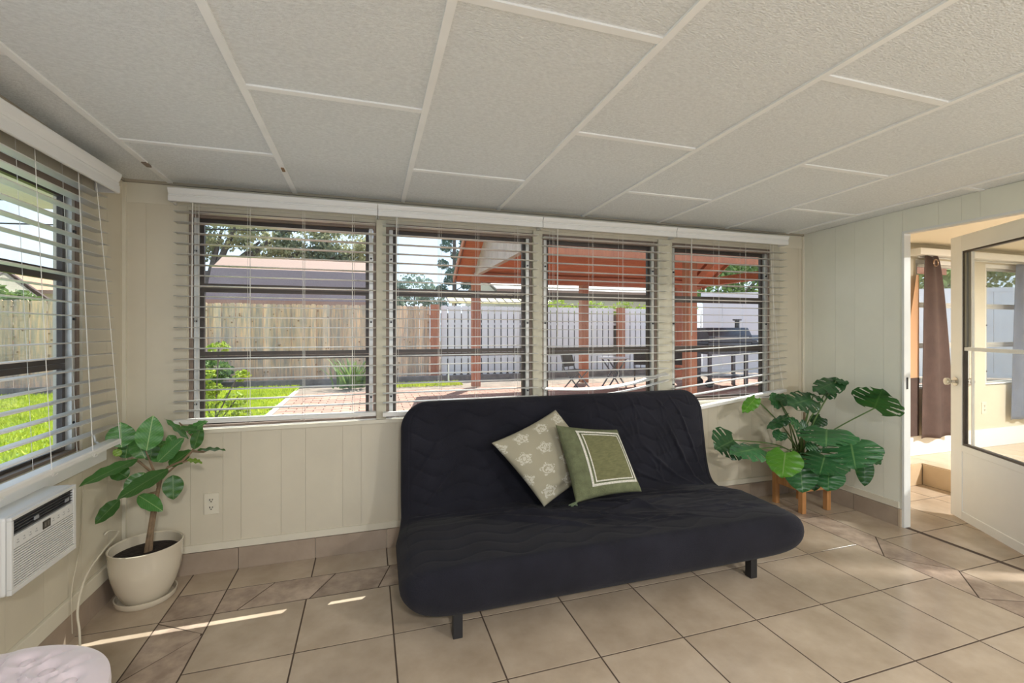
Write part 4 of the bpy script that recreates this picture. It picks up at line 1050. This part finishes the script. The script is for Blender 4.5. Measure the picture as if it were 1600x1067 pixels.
# braces
for (x,y,s) in ((4.72,5.9,1),(8.9,5.9,-1)):
    MB().bar(Q(x,y,PZB-.55),Q(x+s*.55,y,PZB),.09,.09).build('brace',M_red,pv)
# ---- grill / smoker
gr=thing('barbecue_grill','black two-lidded barbecue grill and smoker with chimney on the patio','grill',(8.75,9.25,GZ),math.radians(-12)); gr.scale=(1.22,1.22,1.12)
M_gr=mat('grill_black',(.10,.10,.115),.3,metal=.5,var=.3,scale=4)
def gb(name,*a,**k): return box(name,*a,M_gr,gr,bevel=.01)
def lid(name,x0,x1,h0,h1,dp):
    p=[(-dp,h0),(dp,h0),(dp,h0+(h1-h0)*.5),(dp*.6,h1),(-dp*.55,h1),(-dp,h0+(h1-h0)*.45)]
    o=MB().prism(p,'x',x0,x1).build(name,M_gr,gr,bevel=.01); return o
lid('lid',-.72,.18,.98,1.30,.30); lid('lid',.20,.86,.95,1.14,.26)
gb('firebox',-.72,.18,-.28,.28,.72,.98); gb('firebox',.20,.86,-.25,.25,.74,.95)
gb('side_shelf',-1.02,-.73,-.26,.26,.90,.93); gb('front_shelf',-.72,.86,-.42,-.29,.86,.885)
gb('bottom_shelf',-.66,.80,-.20,.20,.22,.245)
ch=MB(); ch.tube([(.08,.05,1.28),(.08,.05,1.46)],.045,12); ch.tube([(.08,.05,1.46),(.08,.05,1.49)],.085,12); ch.build('chimney',M_gr,gr)
MB().tube([(-.62,-.34,1.08),(.08,-.34,1.08)],.014,8).build('lid_handle',M_alu,gr); MB().tube([(.28,-.30,1.0),(.78,-.30,1.0)],.014,8).build('lid_handle',M_alu,gr)
for x in (-.66,.10,.74):
    for y in (-.22,.22): MB().bar((x,y,.08 if x!=.10 else .0),(x,y,.74),.06).build('leg',M_gr,gr)
for x in (-.66,.74):
    w=MB(); w.tube([(x,-.24,.085),(x,-.19,.085)],.085,16); w.build('wheel',M_dark,gr)
    w=MB(); w.tube([(x,.19,.085),(x,.24,.085)],.085,16); w.build('wheel',M_dark,gr)
for k in range(4): MB().tube([(.25+k*.16,-.26,.88),(.25+k*.16,-.30,.88)],.022,10).build('control_knob',M_alu,gr)
# ---- folding table, folding chairs on the patio
tb=thing('folding_table','small white-topped folding table on the patio beyond the third window','table',(5.75,9.95,GZ))
MB().lathe([(.0001,.70),(.36,.70),(.37,.715),(.36,.73),(.0001,.73)],28).build('table_top',M_white,tb,True)
for s in (-1,1): 
    MB().bar((-.25,s*.15,0),(.25,s*.15,.70),.028).build('leg',M_gr,tb); MB().bar((.25,s*.15,0),(-.25,s*.15,.70),.028).build('leg',M_gr,tb)
M_sling=mat('dark_sling',(.07,.06,.06),.9)
def foldchair(label,x,y,rz_):
    o=thing('folding_chair',label,'chair',(x,y,GZ),rz_,'folding chairs on the patio')
    for s in (-1,1):
        MB().bar((s*.24,-.22,0),(s*.24,.20,.46),.024).build('leg',M_gr,o); MB().bar((s*.24,.22,0),(s*.24,-.20,.46),.024).build('leg',M_gr,o)
        MB().bar((s*.24,.20,.44),(s*.24,.30,.86),.024).build('back_post',M_gr,o)
    box('seat',-.23,.23,-.20,.20,.43,.45,M_sling,o)
    m=MB(); m.add([(-.23,.215,.52),(.23,.215,.52),(.23,.295,.84),(-.23,.295,.84),(-.23,.235,.515),(.23,.235,.515),(.23,.315,.835),(-.23,.315,.835)],[(0,1,2,3),(7,6,5,4),(0,4,5,1),(1,5,6,2),(2,6,7,3),(3,7,4,0)]); m.build('backrest',M_sling,o)
foldchair('dark folding chair left of the white folding table on the patio',4.75,9.95,.6)
foldchair('dark folding chair just right of the white folding table',6.55,9.85,-.5)
foldchair('dark folding chair farthest right of the white folding table, nearer the grill',7.3,9.6,-1.0)
tag(MB().tube([(2.05,12.15,GZ),(2.05,12.15,.42)],.022,8).build('garden_stake',M_white),'short white garden stake standing before the white slatted fence','stake')

# ---- planting
def cards(name,cen,rad,n,size,mt,parent,seed,flat=.75,aspect=.55,jit=1.0):
    r=np.random.default_rng(seed); cen=np.array(cen,float); rad=np.array(rad,float)
    k=r.integers(0,len(cen),n); d=r.normal(size=(n,3)); d/=np.linalg.norm(d,axis=1)[:,None]; q=r.uniform(.35,1,n)**.5
    P=cen[k]+d*(q*rad[k])[:,None]*np.array([1,1,flat])
    a=r.normal(size=(n,3)); a/=np.linalg.norm(a,axis=1)[:,None]; b=np.cross(a,r.normal(size=(n,3))); b/=np.linalg.norm(b,axis=1)[:,None]
    s=(size*r.uniform(.6,1.3,n))[:,None]
    V=np.stack([P-a*s,P-b*s*aspect,P+a*s,P+b*s*aspect],1).reshape(-1,3)
    me=bpy.data.meshes.new(name); me.from_pydata(V.tolist(),[],np.arange(4*n).reshape(-1,4).tolist()); me.materials.append(mt)
    return newobj(name,me,parent)
M_oak=mat('oak_foliage',(.44,.42,.24),.8,scale=1.2,col2=(.18,.22,.15),trans=.45,contrast=(.4,.6))
M_far=mat('far_foliage',(.30,.36,.27),.8,scale=1.2,col2=(.17,.23,.19),trans=.25)
M_pine=mat('pine_foliage',(.14,.22,.17),.8,scale=2,col2=(.08,.14,.12))
M_lime=mat('lime_foliage',(.42,.50,.05),.7,scale=3,col2=(.20,.30,.04),trans=.35)
M_bush=mat('bush_foliage',(.24,.34,.10),.7,scale=3,col2=(.09,.16,.05),trans=.3)
M_trunk=mat('tree_bark',(.13,.11,.10),.9,var=.3,scale=6,bump=.5,bscale=20)
def tree(label,x,y,h,crowns,n,size,mt,trunk_r=.2,limbs=True,name='tree',seed=1,z0=GZ,cat='tree'):
    o=thing(name,label,cat,(x,y,z0))
    t=MB(); t.tube([(0,0,0),(.1,0,h*.4),(0,.1,h*.7)],[trunk_r,trunk_r*.8,trunk_r*.6],10)
    if limbs:
        for c in crowns: t.tube([(0,0,h*.55),(c[0]*.5,c[1]*.5,h*.55+(c[2]-h*.55)*.6),(c[0]*.9,c[1]*.9,c[2])],[trunk_r*.5,trunk_r*.35,trunk_r*.15],8)
    t.build('trunk',M_trunk,o)
    cards('foliage',[c[:3] for c in crowns],[c[3] for c in crowns],n,size,mt,o,seed)
    return o
tree('spreading oak with open dark limbs behind the shed, in the leftmost back window',-6.4,22,5.5,[(-.8,0,5.0,1.2),(.6,0,5.6,1.2),(2.2,0,5.2,1.2),(3.6,.5,5.3,1.4),(5.2,0,5.3,1.3),(3.2,0,4.6,1.0),(-2.4,0,5.6,1.3),(-1.6,0,4.3,.7),(4.9,0,4.6,.9),(6.6,0,4.9,.9),(-1.8,0,6.6,1.3),(1.6,0,6.6,1.4),(4.4,0,6.5,1.4)],12500,.10,M_oak,.32,seed=3)
for (lb,x,y,h,cw,sd) in (('small far round-crowned tree, left of the two before the tall pine',.3,24,3.2,1.0,5),('far round-crowned tree standing nearest the tall pine',2.6,27.5,3.8,1.3,6)):
    tree(lb,x,y,h,[(0,0,h,cw),(cw*.8,0,h-.4,cw*.7),(-cw*.8,0,h-.3,cw*.7)],1500,.12,M_far,.12,seed=sd)
pn=thing('tall_pine','tall narrow pine with tiered branches left of the pavilion roof','tree',(3.16,17.4,GZ)); pn.scale=(.72,.72,.86)
t=MB(); t.tube([(0,0,0),(0,0,9)],[.16,.04],8)
for k in range(30):
    z=2.2+k*.23; a=k*2.4; r_=.9-.02*k; t.tube([(0,0,z),(r_*math.cos(a),r_*math.sin(a),z+.35)],[.03,.012],5)
t.build('trunk',M_trunk,pn)
cards('foliage',[( (.75-.015*k)*math.cos(k*2.4),(.75-.015*k)*math.sin(k*2.4),2.5+k*.23) for k in range(30)],[.32]*30,9000,.085,M_pine,pn,9,flat=.7,aspect=.3)
tree('leafy tree with sunlit yellow-green leaves above the white fence in the rightmost window',13.8,15.5,3.4,[(0,0,3.2,1.1),(1.6,0,3.6,1.2),(2.8,0,3.0,1.1),(.8,0,4.2,1.0),(3.4,0,4.2,1.1)],3200,.12,M_bush,.15,seed=11)
tree('bushy green tree over the white fence seen through the adjoining room windows',22.5,13.5,3.4,[(-2.4,0,3.4,1.4),(0,0,3.4,1.4),(1.6,0,4.2,1.4),(3.4,0,3.6,1.5),(-1,0,4.6,1.3),(4.6,0,4.6,1.3),(2.4,0,5.2,1.3)],4200,.15,M_bush,.18,seed=12)
hg=thing('clipped_hedge','yellow-green hedge tops showing over the white slatted fence','hedge',(8.4,14.35,GZ))
cards('foliage',[(-2.6+.35*k,.0,2.05+.12*math.sin(k*1.7)) for k in range(17)],[.40]*17,3400,.06,M_lime,hg,21)
cards('inner_growth',[(-2.6+.35*k,.1,.95+.5*(k%2)) for k in range(17)],[.55]*17,2600,.09,M_bush,hg,22)
sh1=thing('lime_shrub','leggy lime-leaved shrub at the left edge of the leftmost back window','shrub',(-1.92,6.9,GZ))
t=MB()
for (a,b) in (((0,0,0),(.05,0,1.25)),((0,0,0),(-.15,0,.8)),((0,0,.2),(.3,0,.85)),((0,0,.1),(.25,.1,.5))): t.tube([a,b],.009,6)
t.build('stem',M_trunk,sh1)
cards('foliage',[(.05,0,1.15),(-.10,0,.80),(.32,0,.78),(-.05,0,.45),(.22,.1,.45),(.0,0,.62),(.05,0,.22),(.3,.1,.25)],[.13,.14,.10,.14,.16,.10,.16,.14],1000,.030,M_lime,sh1,31,aspect=.7)
sh2=thing('dark_bush','low dark green bush at the foot of the cedar fence, behind the lime shrub','shrub',(-4.2,12.4,GZ))
cards('foliage',[(-.5,0,.5),(.1,0,.6),(.7,0,.4),(-1.1,0,.4)],[.5,.5,.42,.4],2200,.07,M_bush,sh2,33)
sp1=thing('spiky_plant','clump of strappy green leaves growing at the patio edge before the fence','plant',(-.40,11.75,GZ))
for k in range(60):
    a=random.uniform(0,2*PI); L1=random.uniform(.6,1.0); r0=random.uniform(0,.30); lean=random.uniform(.10,.5)
    bx_,by_=r0*math.cos(a)*1.4,r0*math.sin(a)*.6; pts=[]
    for i in range(6):
        t=i/5; px,py,pz=bx_+math.cos(a)*lean*t*t,by_+math.sin(a)*lean*t*t,L1*t*(1-.25*t)
        w_=.032*(1-t)**.6; nx,ny=-math.sin(a),math.cos(a)
        if abs(nx)<.4: nx=.6
        pts+= [(px-nx*w_,py-ny*w_,pz),(px+nx*w_,py+ny*w_,pz)]
    MB().grid(pts,6,2).build('blade',M_bush,sp1,True)
# ---- sheds and houses beyond the fence
M_peach=mat('roof_peach',(.36,.235,.18),.9,scale=40,col2=(.29,.19,.15),detail=2)
M_cream=mat('house_cream',(.60,.56,.44),.8,var=.05,scale=1)
def building(label,name,cat,x0,x1,y0,y1,zw,prof,roof,roof2=None,wall=M_cream,trimz=True,rev=False):
    """prof: list of (y,z) roof profile from front eave to back eave"""
    o=thing(name,label,cat,((x0+x1)/2,(y0+y1)/2,GZ)); cx,cy_=(x0+x1)/2,(y0+y1)/2
    m=MB(); n=len(prof)
    ins=[(p[0],p[1]-.03) for p in prof]
    poly=[(y0-cy_,0),(y1-cy_,0)]+[(min(max(p[0],y0),y1)-cy_,p[1]-GZ-.04) for p in prof[::-1]]
    m.prism(poly,'x',x0-cx+.05,x1-cx-.05); m.build('wall',wall,o)
    for k in range(n-1):
        a,b=prof[k],prof[k+1]; m=MB()
        vs=[(x0-cx,a[0]-cy_,a[1]-GZ),(x1-cx,a[0]-cy_,a[1]-GZ),(x1-cx,b[0]-cy_,b[1]-GZ),(x0-cx,b[0]-cy_,b[1]-GZ)]; up=[(v[0],v[1],v[2]+.06) for v in vs]
        m.add(vs+up,[(0,3,2,1),(4,5,6,7),(0,1,5,4),(1,2,6,5),(2,3,7,6),(3,0,4,7)])
        m.build('roof_slope',roof if (roof2 is None or k not in (0,n-2)) else roof2,o)
    box('eave_board',x0-cx,x1-cx,prof[0][0]-cy_-.03,prof[0][0]-cy_,prof[0][1]-GZ-.10,prof[0][1]-GZ+.06,M_peach,o)
    return o
building('brown and tan gambrel roofed shed just beyond the cedar fence','garden_shed','shed',-4.62,.75,15.9,18.9,2.1,[(15.7,2.20),(16.3,3.22),(17.4,3.72),(18.5,3.22),(19.1,2.20)],M_peach,M_shingle)
building('far house with a low peach roof left of the gambrel shed','neighbour_house','house',-10.6,-6.2,24.5,29,2.3,[(24.2,3.25),(26.7,3.9),(29.2,3.25)],M_peach)
building('house with a pale speckled roof beyond the white slatted fence','neighbour_house','house',4.9,12.5,18,24,2.2,[(17.6,2.95),(21,4.0),(24.4,2.95)],mat('roof_pale',(.62,.57,.52),.9,scale=25,col2=(.50,.46,.42),detail=2))
building('dark roofed house beyond the cedar fence at the left edge of the left window','neighbour_house','house',-22,-11.4,17,22,2.2,[(16.8,2.2),(19.5,3.3),(22.3,2.2)],M_shingle)
building('orange roofed far house seen through the left window above the fence','neighbour_house','house',-20,-11.6,25,30,2.2,[(24.6,3.0),(27.5,4.0),(30.4,3.0)],mat('roof_orange',(.62,.33,.20),.9,var=.15,scale=10))
sb=thing('round_bush','bushy tree between the dark and orange roofs seen through the left window','shrub',(-9.9,16.0,GZ)); 
cards('foliage',[(-.8,0,2.2),(0,0,2.25),(.8,0,2.1),(0,0,1.3)],[.55,.6,.5,.8],2200,.09,M_bush,sb,41)
aw=thing('yellow_awning','yellow ribbed metal awning roof behind the white slatted fence','awning',(4.1,15.6,GZ))
m=MB(); m.add([(-1.55,-.6,2.28),(2.2,-.6,2.28),(2.2,.7,2.72),(-1.55,.7,2.72),(-1.55,-.6,2.32),(2.2,-.6,2.32),(2.2,.7,2.76),(-1.55,.7,2.76)],[(0,3,2,1),(4,5,6,7),(0,1,5,4),(1,2,6,5),(2,3,7,6),(3,0,4,7)]); m.build('sheet',mat('awning_yellow',(.66,.56,.26),.7),aw)
for k in range(14): MB().bar((-1.55+.285*k,-.6,2.335),(-1.55+.285*k,.7,2.775),.03,.03).build('rib',M_bronze,aw)
for x in (-1.4,2.1): MB().bar((x,-.5,0),(x,-.5,2.28),.09).build('post',M_cream,aw)
for k,(z_,lb) in enumerate(((4.9,'higher of the two overhead utility wires outside the left window'),(4.3,'lower of the two overhead utility wires outside the left window'))):
    tag(MB().tube([(-30+4*i,15,z_-.35*math.sin(PI*i/7)) for i in range(8)],.02,5).build('utility_wire',M_dark),lb,'wire')
# eave soffit of this house above the left window
o=box('roof_soffit',XL-.55,XL-.101,YR,YB+.3,2.02,2.06,mat('soffit_cream',(.66,.62,.46),.8)); o['kind']='structure'
o=box('roof_deck',XL-.6,XN+.3,YR-.3,YB+.30,2.42,2.50,M_shingle); o['kind']='structure'
